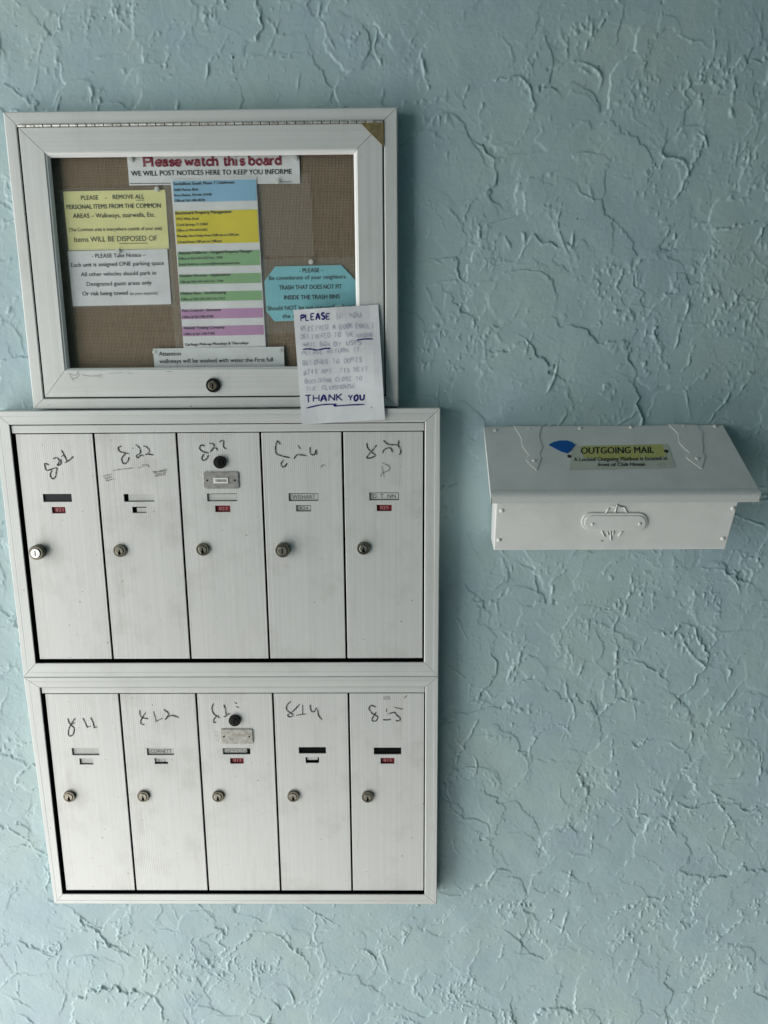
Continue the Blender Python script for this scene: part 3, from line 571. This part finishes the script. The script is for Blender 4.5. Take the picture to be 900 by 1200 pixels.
# ------------------------------------------------------------------ notices
class Sheet:
    def __init__(s, name, label, tl, tr, bl, Y, m, wave=0.0008, cut=None, cat='notice', amp_seed=0):
        s.Y = Y; TL, TR, BL = at(*tl, Y), at(*tr, Y), at(*bl, Y); ex = (TR - TL); s.w = ex.length; s.ang = math.atan2(ex.z, ex.x)
        s.ex = ex.normalized(); s.ez = Vector((-s.ex.z, 0, s.ex.x)); s.h = abs((TL - BL).dot(s.ez)); s.o = TL - s.ez * s.h
        s.ph = amp_seed * 1.7; s.wave = wave; s.base = s.o.copy(); s.cut = cut or [(0, 0), (s.w, 0), (s.w, s.h), (0, s.h)]
        bm = bmesh.new(); bm.faces.new([bm.verts.new((a, 0, b)) for a, b in s.cut])
        for i in range(1, 10):
            bmesh.ops.bisect_plane(bm, geom=bm.verts[:] + bm.edges[:] + bm.faces[:], plane_co=(s.w * i / 10, 0, 0), plane_no=(1, 0, 0))
            bmesh.ops.bisect_plane(bm, geom=bm.verts[:] + bm.edges[:] + bm.faces[:], plane_co=(0, 0, s.h * i / 10), plane_no=(0, 0, 1))
        for v in bm.verts: v.co.y = s.dy(v.co.x, v.co.z)
        g = bmesh.ops.extrude_face_region(bm, geom=bm.faces[:])
        for v in g['geom']:
            if isinstance(v, bmesh.types.BMVert): v.co.y += 0.00025
        bmesh.ops.recalc_face_normals(bm, faces=bm.faces)
        me = bpy.data.meshes.new(name); bm.to_mesh(me); bm.free()
        s.ob = link(name, me, m, smooth=False); s.ob.location = s.base; s.ob.rotation_euler = (0, -s.ang, 0); tag(s.ob, label, cat, 'notices on the board')
    def dy(s, u, v): return -s.wave * (0.5 + 0.5 * math.sin(u / s.w * 5.1 + s.ph) * math.cos(v / s.h * 3.7 + s.ph * 2) + 0.25 * math.sin(u / s.w * 9 + v / s.h * 7 + s.ph))
    def uv(s, px, py):
        p = at(px, py, s.Y) - s.o; return p.dot(s.ex), p.dot(s.ez)
    def loc(s, lift): return lambda u, v: (u, s.dy(u, v) - lift, v)
    def text(s, mb, txt, px0, px1, py, cap_px, bold=0.0, lift=0.0005):      # baseline from px0 to px1 at py
        u0, v = s.uv(px0, py); u1, _ = s.uv(px1, py); ch = s.uv(px0, py - cap_px)[1] - v
        printed(mb, s.loc(lift), txt, u0, u1, v, ch, bold)
    def part(s, mb, name, m): return mb.build(name, m, s.ob, merge=False, local=True)
    def patch(s, pts, name, m, lift=0.0003):
        q = [s.uv(*p) for p in pts]; bm = bmesh.new(); bm.faces.new([bm.verts.new((a, 0, b)) for a, b in q])
        for i in range(1, 10):
            bmesh.ops.bisect_plane(bm, geom=bm.verts[:] + bm.edges[:] + bm.faces[:], plane_co=(s.w * i / 10, 0, 0), plane_no=(1, 0, 0))
            bmesh.ops.bisect_plane(bm, geom=bm.verts[:] + bm.edges[:] + bm.faces[:], plane_co=(0, 0, s.h * i / 10), plane_no=(0, 0, 1))
        for v in bm.verts: v.co.y = s.dy(v.co.x, v.co.z) - lift
        bmesh.ops.recalc_face_normals(bm, faces=bm.faces)
        me = bpy.data.meshes.new(name); bm.to_mesh(me); bm.free(); return link(name, me, m, s.ob)
    def rule(s, mb, px0, py0, px1, py1, w, lift=0.0005):
        a, b = s.uv(px0, py0), s.uv(px1, py1); f = s.loc(lift)
        pen(mb, [f(a[0] + (b[0] - a[0]) * i / 8, a[1] + (b[1] - a[1]) * i / 8) for i in range(9)], w, F3)

# banner
hd = Sheet('notice', 'white banner with crimson heading along the top of the board', (148.5, 176), (350.5, 173.5), (149.5, 217.5), PIN_Y - 0.0015, M['white'], 0.001, amp_seed=1)
SL = dict(P=(['0,0 0,1', '0,1 .55,1 .75,.86 .75,.64 .55,.48 0,.48'], ['-.16,0 .18,0', '-.16,1 .0,1'], .92), l=(['0,0 0,1.05'], ['-.16,0 .16,0', '-.16,1.05 0,1.05'], .42),
  e=(['.02,.36 .6,.36 .58,.58 .34,.68 .08,.56 .0,.34 .1,.1 .36,0 .6,.1'], [], .76), a=(['.06,.58 .3,.68 .5,.56 .52,0', '.52,.38 .2,.38 .02,.2 .16,.02 .36,.02 .52,.18'], ['.52,0 .66,0'], .80),
  s=(['.5,.52 .3,.68 .06,.54 .14,.38 .42,.3 .5,.14 .28,0 .02,.12'], [], .66), w=(['0,.66 .2,.02', '.2,.02 .42,.62', '.42,.62 .64,.02', '.64,.02 .84,.66'], ['-.12,.66 .14,.66', '.7,.66 .98,.66'], 1.06),
  t=(['.16,.92 .16,.14 .26,0 .46,.08'], ['-.02,.66 .42,.66'], .60), c=(['.54,.52 .32,.68 .06,.54 .0,.34 .08,.12 .32,0 .56,.12'], [], .70), h=(['0,0 0,1.05', '0,.46 .22,.66 .46,.58 .5,0'], ['-.14,0 .14,0', '-.14,1.05 0,1.05', '.36,0 .64,0'], .84),
  i=(['0,0 0,.66', '0,.92 0,.98'], ['-.14,0 .14,0', '-.14,.66 0,.66'], .42), b=(['0,0 0,1.05', '0,.5 .26,.68 .54,.5 .56,.2 .3,0 0,.14'], ['-.14,1.05 0,1.05'], .84), o=(['.3,.68 .04,.5 .04,.18 .3,0 .56,.18 .56,.5 .3,.68'], [], .80),
  r=(['0,0 0,.66', '0,.44 .2,.64 .4,.62'], ['-.14,0 .18,0', '-.14,.66 0,.66'], .60), d=(['.54,0 .54,1.05', '.54,.5 .28,.68 .02,.5 .0,.2 .26,0 .54,.14'], ['.40,1.05 .54,1.05', '.54,0 .68,0'], .86))
SL[' '] = ([], [], .42)
txt = 'Please watch this board'; tot = sum(SL[ch][2] for ch in txt)
u0, v0 = hd.uv(168.5, 194.9); u1, _ = hd.uv(331, 192.8); v1 = hd.uv(331, 192.8)[1]; cap = hd.uv(168, 185.0)[1] - v0
sx = (u1 - u0) / tot; x_ = 0.0; mb = MB(); f = hd.loc(0.0005); lay = 0
for ch in txt:
    st_, se_, ad = SL[ch]
    for s_, wd in [(q, cap * 0.27) for q in st_] + [(q, cap * 0.15) for q in se_]:
        pts = [tuple(map(float, q.split(','))) for q in s_.split()]; lay += 1
        pen(mb, [f(u0 + (x_ + a + 0.1) * sx, v0 + b * cap + (v1 - v0) * x_ / tot) for a, b in pts], wd, F3, (lay % 12) * 1.2e-5, True)
    x_ += ad
hd.part(mb, 'crimson_heading', M['red_ink'])
mb = MB(); hd.text(mb, 'WE WILL POST NOTICES HERE TO KEEP YOU INFORME', 154, 342, 206.3, 6.0, 0.012); hd.rule(mb, 152, 215.2, 201, 214.9, 0.0009); hd.rule(mb, 322, 213.4, 342, 213.2, 0.0009)
hd.part(mb, 'black_lettering', M['ink'])

ye = Sheet('notice', 'pale yellow notice about removing personal items', (74, 224.5), (193.5, 222.3), (79, 293.5), PIN_Y - 0.0015, M['yellow'], 0.0009, amp_seed=2)
mb = MB()
ye.text(mb, 'PLEASE', 95.5, 115.5, 234.5, 5.2, 0.004); ye.text(mb, '-', 123.5, 126, 234, 5.2); ye.text(mb, 'REMOVE ALL', 132.5, 169, 233.6, 5.2, 0.006); ye.rule(mb, 159.5, 234.8, 169, 234.6, 0.0008)
ye.text(mb, 'PERSONAL ITEMS FROM THE COMMON', 78.5, 188.5, 245.4, 5.4, 0.012)
ye.text(mb, 'AREAS – Walkways, stairwells, Etc.', 86, 182, 255.8, 5.3, 0.006); ye.text(mb, '(The Common area is everywhere outside of your unit)', 81, 190, 271.4, 4.2, 0.003)
ye.text(mb, 'Items WILL BE DISPOSED OF', 87.5, 184.5, 283.8, 6.2, 0.0); ye.rule(mb, 139.5, 285.6, 173.5, 285.0, 0.0008)
ye.part(mb, 'black_lettering', M['ink'])
ye.patch([(66, 222), (197, 218.5), (203, 291), (72, 295)], 'clear_sleeve', M['sleeve'], 0.0009)

wp = Sheet('notice', 'white notice about parking pinned below the yellow notice', (79, 294.5), (196, 291.8), (85, 359), PIN_Y - 0.0012, M['white2'], 0.0009, amp_seed=3)
mb = MB()
wp.text(mb, '- PLEASE Take Notice –', 108, 171, 302.4, 4.8, 0.006); wp.text(mb, 'Each unit is assigned ONE parking space', 83.5, 192.5, 313, 4.9, 0.006); wp.text(mb, 'All other vehicles should park in', 95, 183, 324, 4.9, 0.004)
wp.text(mb, 'Designated guest areas only', 102, 178, 335.3, 4.9, 0.004); wp.text(mb, 'Or risk being towed', 97, 150, 346.6, 4.9, 0.008); wp.text(mb, '(at your expense)', 152.5, 185, 345.8, 3.6, 0.0)
wp.part(mb, 'black_lettering', M['ink'])
wp.patch([(76, 292), (201, 288), (206, 359), (83, 361.5)], 'clear_sleeve', M['sleeve'], 0.0009)

li = Sheet('notice', 'tall white contact list with blue, yellow, green and mauve bands', (200, 211), (300.3, 208), (213, 413), PIN_Y - 0.0032, M['white'], 0.0012, amp_seed=4)
def edge(py): t_ = (py - 211) / 202; return 200 + 13 * t_ + 2.5, 300.3 + 10.5 * (py - 208) / 202 - 0.6
for y0, y1, mm in ((212, 236, 'b_blue'), (247.3, 285, 'b_yellow'), (294.8, 311.5, 'b_green'), (321.6, 332.3, 'b_green'), (342.2, 352.5, 'b_green'), (362.5, 373, 'b_mauve'), (382.5, 393, 'b_mauve')):
    y0 -= 0.9; a0, b0 = edge(y0); a1, b1 = edge(y1); s_ = 1.6
    li.patch([(a0, y0 + s_ / 2 + .4), (b0, y0 - s_ / 2), (b1, y1 - s_ / 2), (a1, y1 + s_ / 2 + .4)], 'printed_band', M[mm])
mb = MB()
for txt, a, b, y, c_, bo in (('Sandalfoot South Phase 7 Clubhouse', 203.5, 275, 217.2, 4, .03), ('9600 Marina Blvd', 204, 232, 224, 3.2, .03), ('Boca Raton, Florida 33428', 204.5, 248, 230.2, 3.2, .03), ('Office# 561-482-0570', 205, 240, 236.6, 3.2, .03),
    ('Benchmark Property Management', 205.8, 271.5, 251.4, 4, .03), ('7932 Wiles Road', 206.8, 233, 258, 3.2, .02), ('Coral Springs, Fl 33067', 207, 244, 264.8, 3.2, .02), ('Office # 954-344-5353', 207.3, 243, 271.4, 3.2, .02), ('Monday thru Friday from 9:00 am to 5:00 pm', 207.8, 280, 278, 3.2, .03), ('Closed from 1:00 pm to 2:00 pm', 208.4, 260, 284.9, 3.2, .03),
    ('Antonio DeBarros - Assigned Property Manager', 209.4, 296, 298, 3.8, .03), ('Office # 954-344-5353 Ext. 7250', 209.6, 261, 304.3, 3, .02), ('Email Address: antonio@management.com', 210, 281, 311, 3, .02),
    ('Heather Browne - Applications', 210.8, 270, 324.6, 3.4, .03), ('Office# 954-344-5353 Ext. 7246', 211.3, 262, 331.6, 3, .02), ('Melissa Bass - Bookkeeping', 212.2, 265, 345.2, 3.4, .03), ('Office # 954-344-5353 Ext 7221', 212.6, 263.5, 352, 3, .02),
    ('Pest Control - Elements', 213.6, 259, 365.4, 3.4, .02), ('Office # 561-586-8700', 214, 250, 372.7, 3, .02), ('Atlantic Towing Company', 215.2, 263.5, 385.8, 3.4, .02), ('Office # 561-330-7100', 215.8, 251.5, 392.6, 3, .02), ('Garbage Pick-up Mondays & Thursdays', 217, 291, 405, 3.4, .03)):
    li.text(mb, txt, a, b, y + 0.3, c_ * 0.92, bo, 0.0007)
li.part(mb, 'black_lettering', M['ink'])
li.patch([(192, 205), (363, 204), (368, 300), (312, 301), (316, 404), (206, 408)], 'clear_sleeve', M['sleeve'], 0.0012)

at_ = Sheet('notice', 'white strip notice about washing walkways at the bottom of the board', (179.5, 408.5), (332.5, 406.3), (182.5, 441), PIN_Y - 0.0052, M['grey_paper'], 0.0008, amp_seed=5)
mb = MB(); at_.text(mb, 'Attention', 186.5, 212, 417, 5, 0.004); at_.text(mb, 'walkways will be washed with water the First full', 187, 320, 425.6, 5, 0.002); at_.text(mb, 'week of each month', 188.5, 242, 434.3, 5, 0.0)
at_.part(mb, 'black_lettering', M['ink'])

oct_px = [(322.4, 312.3), (399.7, 310.6), (417.5, 329.5), (420.8, 356.5), (409, 374), (321.7, 376.6), (312.3, 365), (309.8, 329.6)]
oc = Sheet('notice', 'turquoise eight sided notice about trash bins', (309, 312.6), (418.5, 310.2), (312.5, 377), PIN_Y - 0.0020, M['cyan'], 0.0008, cut=None, amp_seed=6)
bpy.data.objects.remove(oc.ob)
oc = Sheet('notice', 'turquoise eight sided notice about trash bins', (309, 312.6), (418.5, 310.2), (312.5, 377), PIN_Y - 0.0020, M['cyan'], 0.0008, cut=[oc.uv(*p) for p in oct_px][::-1], amp_seed=6)
oc.ob.name = 'notice.006'
mb = MB()
oc.text(mb, '- PLEASE –', 350.5, 379.5, 319.6, 5, 0.01); oc.text(mb, 'Be considerate of your neighbors', 315.5, 405, 328.4, 5, 0.002); oc.text(mb, 'TRASH THAT DOES NOT FIT', 327, 400.5, 339.7, 5.2, 0.014); oc.text(mb, 'INSIDE THE TRASH BINS', 333, 398, 351.3, 5.2, 0.014); oc.text(mb, 'Should NOT be put out until collection', 313.5, 420, 363.9, 5.2, 0.004); oc.text(mb, 'the day before', 331, 375, 373, 5, 0.002)
oc.part(mb, 'black_lettering', M['ink'])
oc.patch([(302, 303.5), (421, 301), (423, 388), (306, 392)], 'clear_sleeve', M['sleeve'], 0.0009)

# handwritten note stuck to the outside of the glass
no = Sheet('handwritten_note', 'white handwritten note in blue marker stuck outside the glass', (343.8, 363.3), (443.2, 357), (351.5, 497), BOARD_Y - 0.0034, M['note'], 0.0022, amp_seed=9)
del no.ob['group']
def bend(u, v): return Sheet.dy(no, u, v) - 0.0105 * (1 - v / no.h) ** 0.8 if v < no.h else Sheet.dy(no, u, v)
for v_ in no.ob.data.vertices: v_.co.y += bend(v_.co.x, v_.co.z) - Sheet.dy(no, v_.co.x, v_.co.z)
no.dy = bend
zn = lambda x, y: no.uv(340 + x / 7.5, 350 + y / 7.5)
fo = no.loc(0.0005)
def nline(mb, txt, x0, x1, y, h_px, w, wob=0.04):
    a = zn(x0, y); b = zn(x1, y); n_ = len(mb.v); hand_line(mb, fo, txt, a[0], b[0], a[1], h_px / 7.5 * no.h / 136, w, F3, wob)
mb = MB(); nline(mb, 'PLEASE', 95, 365, 195, 52, 0.0026, 0.03); no.part(mb, 'marker_word', M['blue_pen']); mb = MB(); nline(mb, 'THANK', 140, 480, 908, 58, 0.0028, 0.04); nline(mb, 'YOU', 515, 665, 895, 52, 0.0028, 0.04)
no.part(mb, 'marker_word', M['blue_pen'])
for s_ in ([(588, 366), (660, 355), (728, 356)], [(115, 446), (180, 442), (240, 452), (300, 440), (358, 436)], [(150, 958), (280, 930), (405, 926), (388, 940), (520, 932), (655, 926)], [(712, 954), (720, 949)]):
    mb = MB(); pen(mb, [fo(*zn(*q)) for q in s_], 0.0021, F3); no.part(mb, 'marker_underline' if len(s_) > 2 else 'marker_dot', M['blue_pen'])
mb = MB()
for txt, x0, x1, y, h_ in (('IF YOU', 400, 630, 182, 44), ('RECEIVED A BOOK', 98, 560, 290, 44), ('(MAIL)', 570, 740, 268, 44), ('DELIVERED TO THE', 98, 570, 358, 40), ('WRONG', 585, 730, 345, 34), ('MAIL BOX', 115, 360, 428, 38), ('BY USPS', 385, 640, 420, 38), ('PLEASE RETURN IT,', 105, 650, 496, 36), ('BELONGS TO DORIS', 115, 640, 585, 40), ('8241 APT. 713 NEXT', 120, 690, 670, 40), ('BUILDING CLOSE TO', 135, 640, 745, 36), ('THE CLUBHOUSE', 145, 590, 808, 36)):
    nline(mb, txt, x0, x1, y, h_, 0.0012, 0.06)
no.part(mb, 'faded_lettering', M['pencil'])
no.patch([(392, 358.5), (402, 358), (403, 372), (393, 372.5)], 'tape_strip', M['clear_tape'], 0.0008)

# clear push pins
for i, (px, py, lab) in enumerate(((154, 187.5, 'clear push pin at the left end of the banner'), (346.5, 185.5, 'clear push pin at the top right corner of the banner'), (325.5, 212.5, 'clear push pin at the banner edge beside the blue band'), (184, 222, 'clear push pin at the top of the yellow notice'), (138.5, 294.5, 'clear push pin between the yellow and the parking notice'), (364.5, 307, 'clear push pin above the turquoise notice'), (181.5, 412.5, 'clear push pin at the left corner of the bottom strip'), (328, 411, 'clear push pin at the right corner of the bottom strip'))):
    t = empty('push_pin', at(px, py, PIN_Y - 0.0030)); tag(t, lab, 'push pin', 'clear push pins')
    mb = MB(); c = at(px, py, PIN_Y - 0.0030); mb.lathe(c, F3, [(0.0040, 0), (0.0040, 0.0008), (0.0022, 0.0013), (0.0019, 0.0028), (0.0031, 0.0036), (0.0031, 0.0042), (0.0001, 0.0044)], 18)
    mb.build('pin_head', M['pin'], t, smooth=False)
    mb = MB(); mb.lathe(c, (0, 1, 0), [(0.0006, -0.001), (0.0006, 0.008)], 8); mb.build('pin_point', M['bright'], t)

# ------------------------------------------------------------------ outgoing mail box
om = empty('wall_mailbox', (0.36, WALL_Y, zz(0.313))); tag(om, 'white painted outgoing mail box with sloping lid on the bare wall', 'mailbox')
bx = [(0.1640, 0.5505, 1.162, zz(0.212)), (0.1655, 0.5460, 1.190, zz(0.3130))]    # front plate: left, right, depth, height (top, bottom)
(lt, rt, yt, zt), (lb, rb, yb, zb) = bx
mb = MB(); vs = [(lt, yt, zt), (rt, yt, zt), (rb, yb, zb), (lb, yb, zb), (0.174, WALL_Y - 0.004, zz(0.135)), (0.528, WALL_Y - 0.004, zz(0.135)), (0.524, WALL_Y - 0.004, zb), (0.1715, WALL_Y - 0.004, zb)]
mb.add(vs, [(0, 1, 2, 3), (4, 7, 6, 5), (0, 3, 7, 4), (1, 5, 6, 2), (3, 2, 6, 7), (0, 4, 5, 1)])
body = mb.build('body', M['pvc'], om, bevel=0.0015)
FP = Vector((lt, yt, zt)); FN = Vector((0, zb - zt, -(yb - yt))).normalized()
if FN.y > 0: FN = -FN
# lid: profile (depth, height) swept across; last strip carries the crosshatch
pr = [(WALL_Y - 0.003, zz(0.1170))]
y_s, z_s = 1.159, zz(0.2060); pr += [(1.236, zz(0.1170) + (z_s - zz(0.1170)) * (WALL_Y - 0.003 - 1.236) / (WALL_Y - 0.003 - y_s)), (y_s, z_s)]
for i in range(1, 7):
    t_ = math.radians(i * 15); pr.append((1.159 - 0.009 * math.sin(t_), z_s - 0.007 * (1 - math.cos(t_)) - 0.0007 * i))
pr.append((1.150, zz(0.2262)))
def lid_x(y): t_ = (WALL_Y - y) / (WALL_Y - 1.15); return 0.1562 + (0.1537 - 0.1562) * t_, 0.5617 + (0.5757 - 0.5617) * t_
mb = MB(); th = 0.002
def strip(idx, mi):
    for i in idx:
        (y0, z0_), (y1, z1_) = pr[i], pr[i + 1]; (a0, b0), (a1, b1) = lid_x(y0), lid_x(y1)
        mb.face([(a0, y0, z0_), (b0, y0, z0_), (b1, y1, z1_), (a1, y1, z1_)], mi)
        mb.face([(a0, y0 + th * .5, z0_ - th), (b0, y0 + th * .5, z0_ - th), (b1, y1 + th, z1_ - th * .3), (a1, y1 + th, z1_ - th * .3)], mi)
        for sgn, (q0, q1) in ((1, (a0, a1)), (-1, (b0, b1))):
            sk = 0.006
            mb.face([(q0, y0, z0_), (q1, y1, z1_), (q1, y1 + th, z1_ - th * .3), (q0, y0 + th * .5, z0_ - th)], mi)
strip(range(0, 2), 0); strip(range(2, len(pr) - 1), 1)
y0, z0_ = pr[-1]; a0, b0 = lid_x(y0); mb.face([(a0, y0, z0_), (b0, y0, z0_), (b0, y0 + th, z0_ - th * .3), (a0, y0 + th, z0_ - th * .3)], 1)
y0, z0_ = pr[0]; a0, b0 = lid_x(y0); mb.face([(a0, y0, z0_), (b0, y0, z0_), (b0, y0 + th * .5, z0_ - th), (a0, y0 + th * .5, z0_ - th)], 0)
lid = mb.build('lid', [M['pvc'], M['lip']], om)
for i in (0, 1):                              # turned-down side edges of the lid
    mb = MB(); ss = -1 if i == 0 else 1
    for k_ in range(len(pr) - 1):
        (y0, z0_), (y1, z1_) = pr[k_], pr[k_ + 1]; q0, q1 = lid_x(y0)[i] , lid_x(y1)[i]
        p = [(q0, y0, z0_ - .0004), (q1, y1, z1_ - .0004), (q1, y1 + .004, min(z1_ - 0.0075, z1_)) , (q0, y0 + .003, z0_ - 0.0075)]
        if k_ >= 2: p[2] = (q1, max(y1 + .004, 1.156), max(z1_ - 0.006, zz(0.2262))); 
        if k_ >= 3: p[3] = (q0, max(y0 + .004, 1.156), max(z0_ - 0.006, zz(0.2262)))
        mb.add([Vector(v) + Vector((ss * .0002, 0, 0)) for v in p] + [Vector(v) - Vector((ss * .0012, 0, 0)) for v in p], [(0, 1, 2, 3), (4, 7, 6, 5), (0, 4, 5, 1), (3, 2, 6, 7)])
    mb.build('lid_edge', M['pvc'], lid)
LP = Vector((0.36, pr[0][0], pr[0][1])); LN = Vector((0, pr[2][1] - pr[0][1], -(pr[2][0] - pr[0][0]))).normalized()
if LN.z < 0: LN = -LN
Z6 = lambda x, y: (540 + x / 2.5, 470 + y / 2.5)
L6 = lambda x, y: onp(*Z6(x, y), LP, LN)
for e in ([(155, 74), (170, 98), (178, 112), (178, 130), (190, 148), (198, 158), (190, 174), (205, 190), (222, 205), (230, 185), (236, 168), (230, 155), (240, 138), (234, 118), (229, 105), (238, 74)],
          [(607, 68), (625, 86), (636, 98), (638, 122), (655, 140), (669, 152), (659, 166), (682, 184), (706, 200), (712, 180), (717, 164), (708, 150), (711, 132), (705, 112), (712, 98), (690, 70)]):
    mb = MB(); mb.prism([L6(*q) for q in e], LN * 0.0011); mb.build('embossed_strap', M['pvc'], lid, bevel=0.0005)
def rivet(c, n, r, parent):
    mb = MB(); r *= 0.86; mb.lathe(c, n, [(r, -0.0003), (r * .93, r * .16), (r * .65, r * .34), (r * .3, r * .44), (0.0001, r * .46)], 16); mb.build('rivet', M['pvc'], parent, smooth=True)
for q in ((102, 86), (200, 82), (350, 80), (500, 77), (652, 74), (746, 74)): rivet(L6(*q), LN, 0.0046, lid)
for q in ((215, 176), (692, 170)): rivet(L6(*q) + LN * 0.0013, LN, 0.0042, lid)
for q in ((120, 321), (112, 407), (798, 314), (768, 403), (756, 344)): rivet(onp(*Z6(*q), FP, FN), FN, 0.0046 if q[0] != 756 else 0.0018, body)
# sticker with its writing, tape and screws
s0, s1, s2, s3 = [L6(*q) + LN * 0.0006 for q in ((326, 132), (606, 126), (629, 196), (318, 203))]
mb = MB(); mb.face([s0, s1, s2, s3]); stk = mb.build('paper_label', M['sticker'], lid); stk['label'] = 'weathered clear label reading outgoing mail'
mb = MB(); mb.face([q + LN * 0.0003 for q in [L6(x, y) + LN * 0.0006 for x, y in ((350, 133), (590, 128), (603, 164), (545, 168), (500, 173), (430, 172), (360, 166))]]); mb.build('highlighter_patch', M['highlighter'], lid)
def lid_text(mb, txt, x0, x1, yb_, yt_, bold):
    a, b, c_ = L6(x0, yb_), L6(x1, yb_ - (x1 - x0) * 0.012), L6(x0, yt_); U = (b - a); V = (c_ - a)
    vs, fs, wd = glyph(txt, bold); mb.add([a + U * (p / wd) + V * (q / CAPH) + LN * (0.0012 + e) for p, q, e in vs], fs)
mb = MB(); lid_text(mb, 'OUTGOING MAIL', 351, 565, 156, 137, 0.022); lid_text(mb, 'A Locked Outgoing Mailbox is located in', 330, 604, 177.5, 166, 0.012); lid_text(mb, 'front of Club House', 401, 538, 192.5, 182, 0.02)
mb.build('lettering', M['ink'], lid, merge=False)
mb = MB(); mb.prism([L6(*q) + LN * 0.0005 for q in ((257, 129), (272, 121), (290, 117), (312, 117), (325, 122), (335, 130), (322, 145), (312, 154), (295, 149), (275, 139))], LN * 0.0009); mb.build('blue_tape', M['blue_tape'], lid)
for q in ((317, 163), (601, 148)):
    mb = MB(); mb.lathe(L6(*q) + LN * 0.0006, LN, [(0.0036 if q[0] > 400 else 0.0028, 0), (0.003, 0.0014), (0.0012, 0.0018), (0.0001, 0.0014)], 14); mb.build('label_screw', M['rust'], lid)
mb = MB(); mb.prism([L6(588 + 15 * math.cos(t_ * .5236) , 188 + 6 * math.sin(t_ * .5236)) + LN * 0.0010 for t_ in range(12)], LN * 0.0002); mb.build('grey_stain', M['smudge'], lid)
# raised plate and ornament on the front
Z7 = lambda x, y: onp(650 + x / 6.92, 570 + y / 6.92, FP, FN)
def pill(x0, x1, y0, y1, n=10):
    r = (y1 - y0) / 2; cy = (y0 + y1) / 2
    return [Z7(x1 - r + r * math.cos(math.radians(a)), cy + r * math.sin(math.radians(a))) for a in range(-90, 91, 18)] + [Z7(x0 + r + r * math.cos(math.radians(a)), cy + r * math.sin(math.radians(a))) for a in range(90, 271, 18)]
mb = MB(); mb.prism(pill(216, 752, 212, 354), FN * 0.0022); mb.prism([p + FN * 0.0020 for p in pill(240, 736, 232, 342)], FN * 0.0014)
plate = mb.build('embossed_plate', M['pvc'], body, bevel=0.0007)
for q in ((302, 299), (686, 296)): rivet(Z7(*q) + FN * 0.0032, FN, 0.0036, body)
mb = MB()
for s_ in ([(408, 220), (446, 165)], [(486, 220), (505, 152)], [(560, 163), (592, 220)], [(446, 165), (505, 158), (562, 163)], [(378, 358), (408, 408)], [(450, 356), (456, 438)], [(552, 358), (514, 402)], [(478, 360), (470, 392)], [(425, 366), (436, 396)]):
    mb = MB(); mb.tube([Z7(*q) + FN * 0.0006 for q in s_], 0.0011, 8); mb.build('ornament_rib', M['pvc'], body, smooth=True)
mb = MB(); mb.lathe(Z7(506, 152), FN, [(0.0022, 0), (0.0018, 0.0016), (0.0001, 0.0022)], 12)
mb.build('ornament_bead', M['pvc'], body, smooth=True)
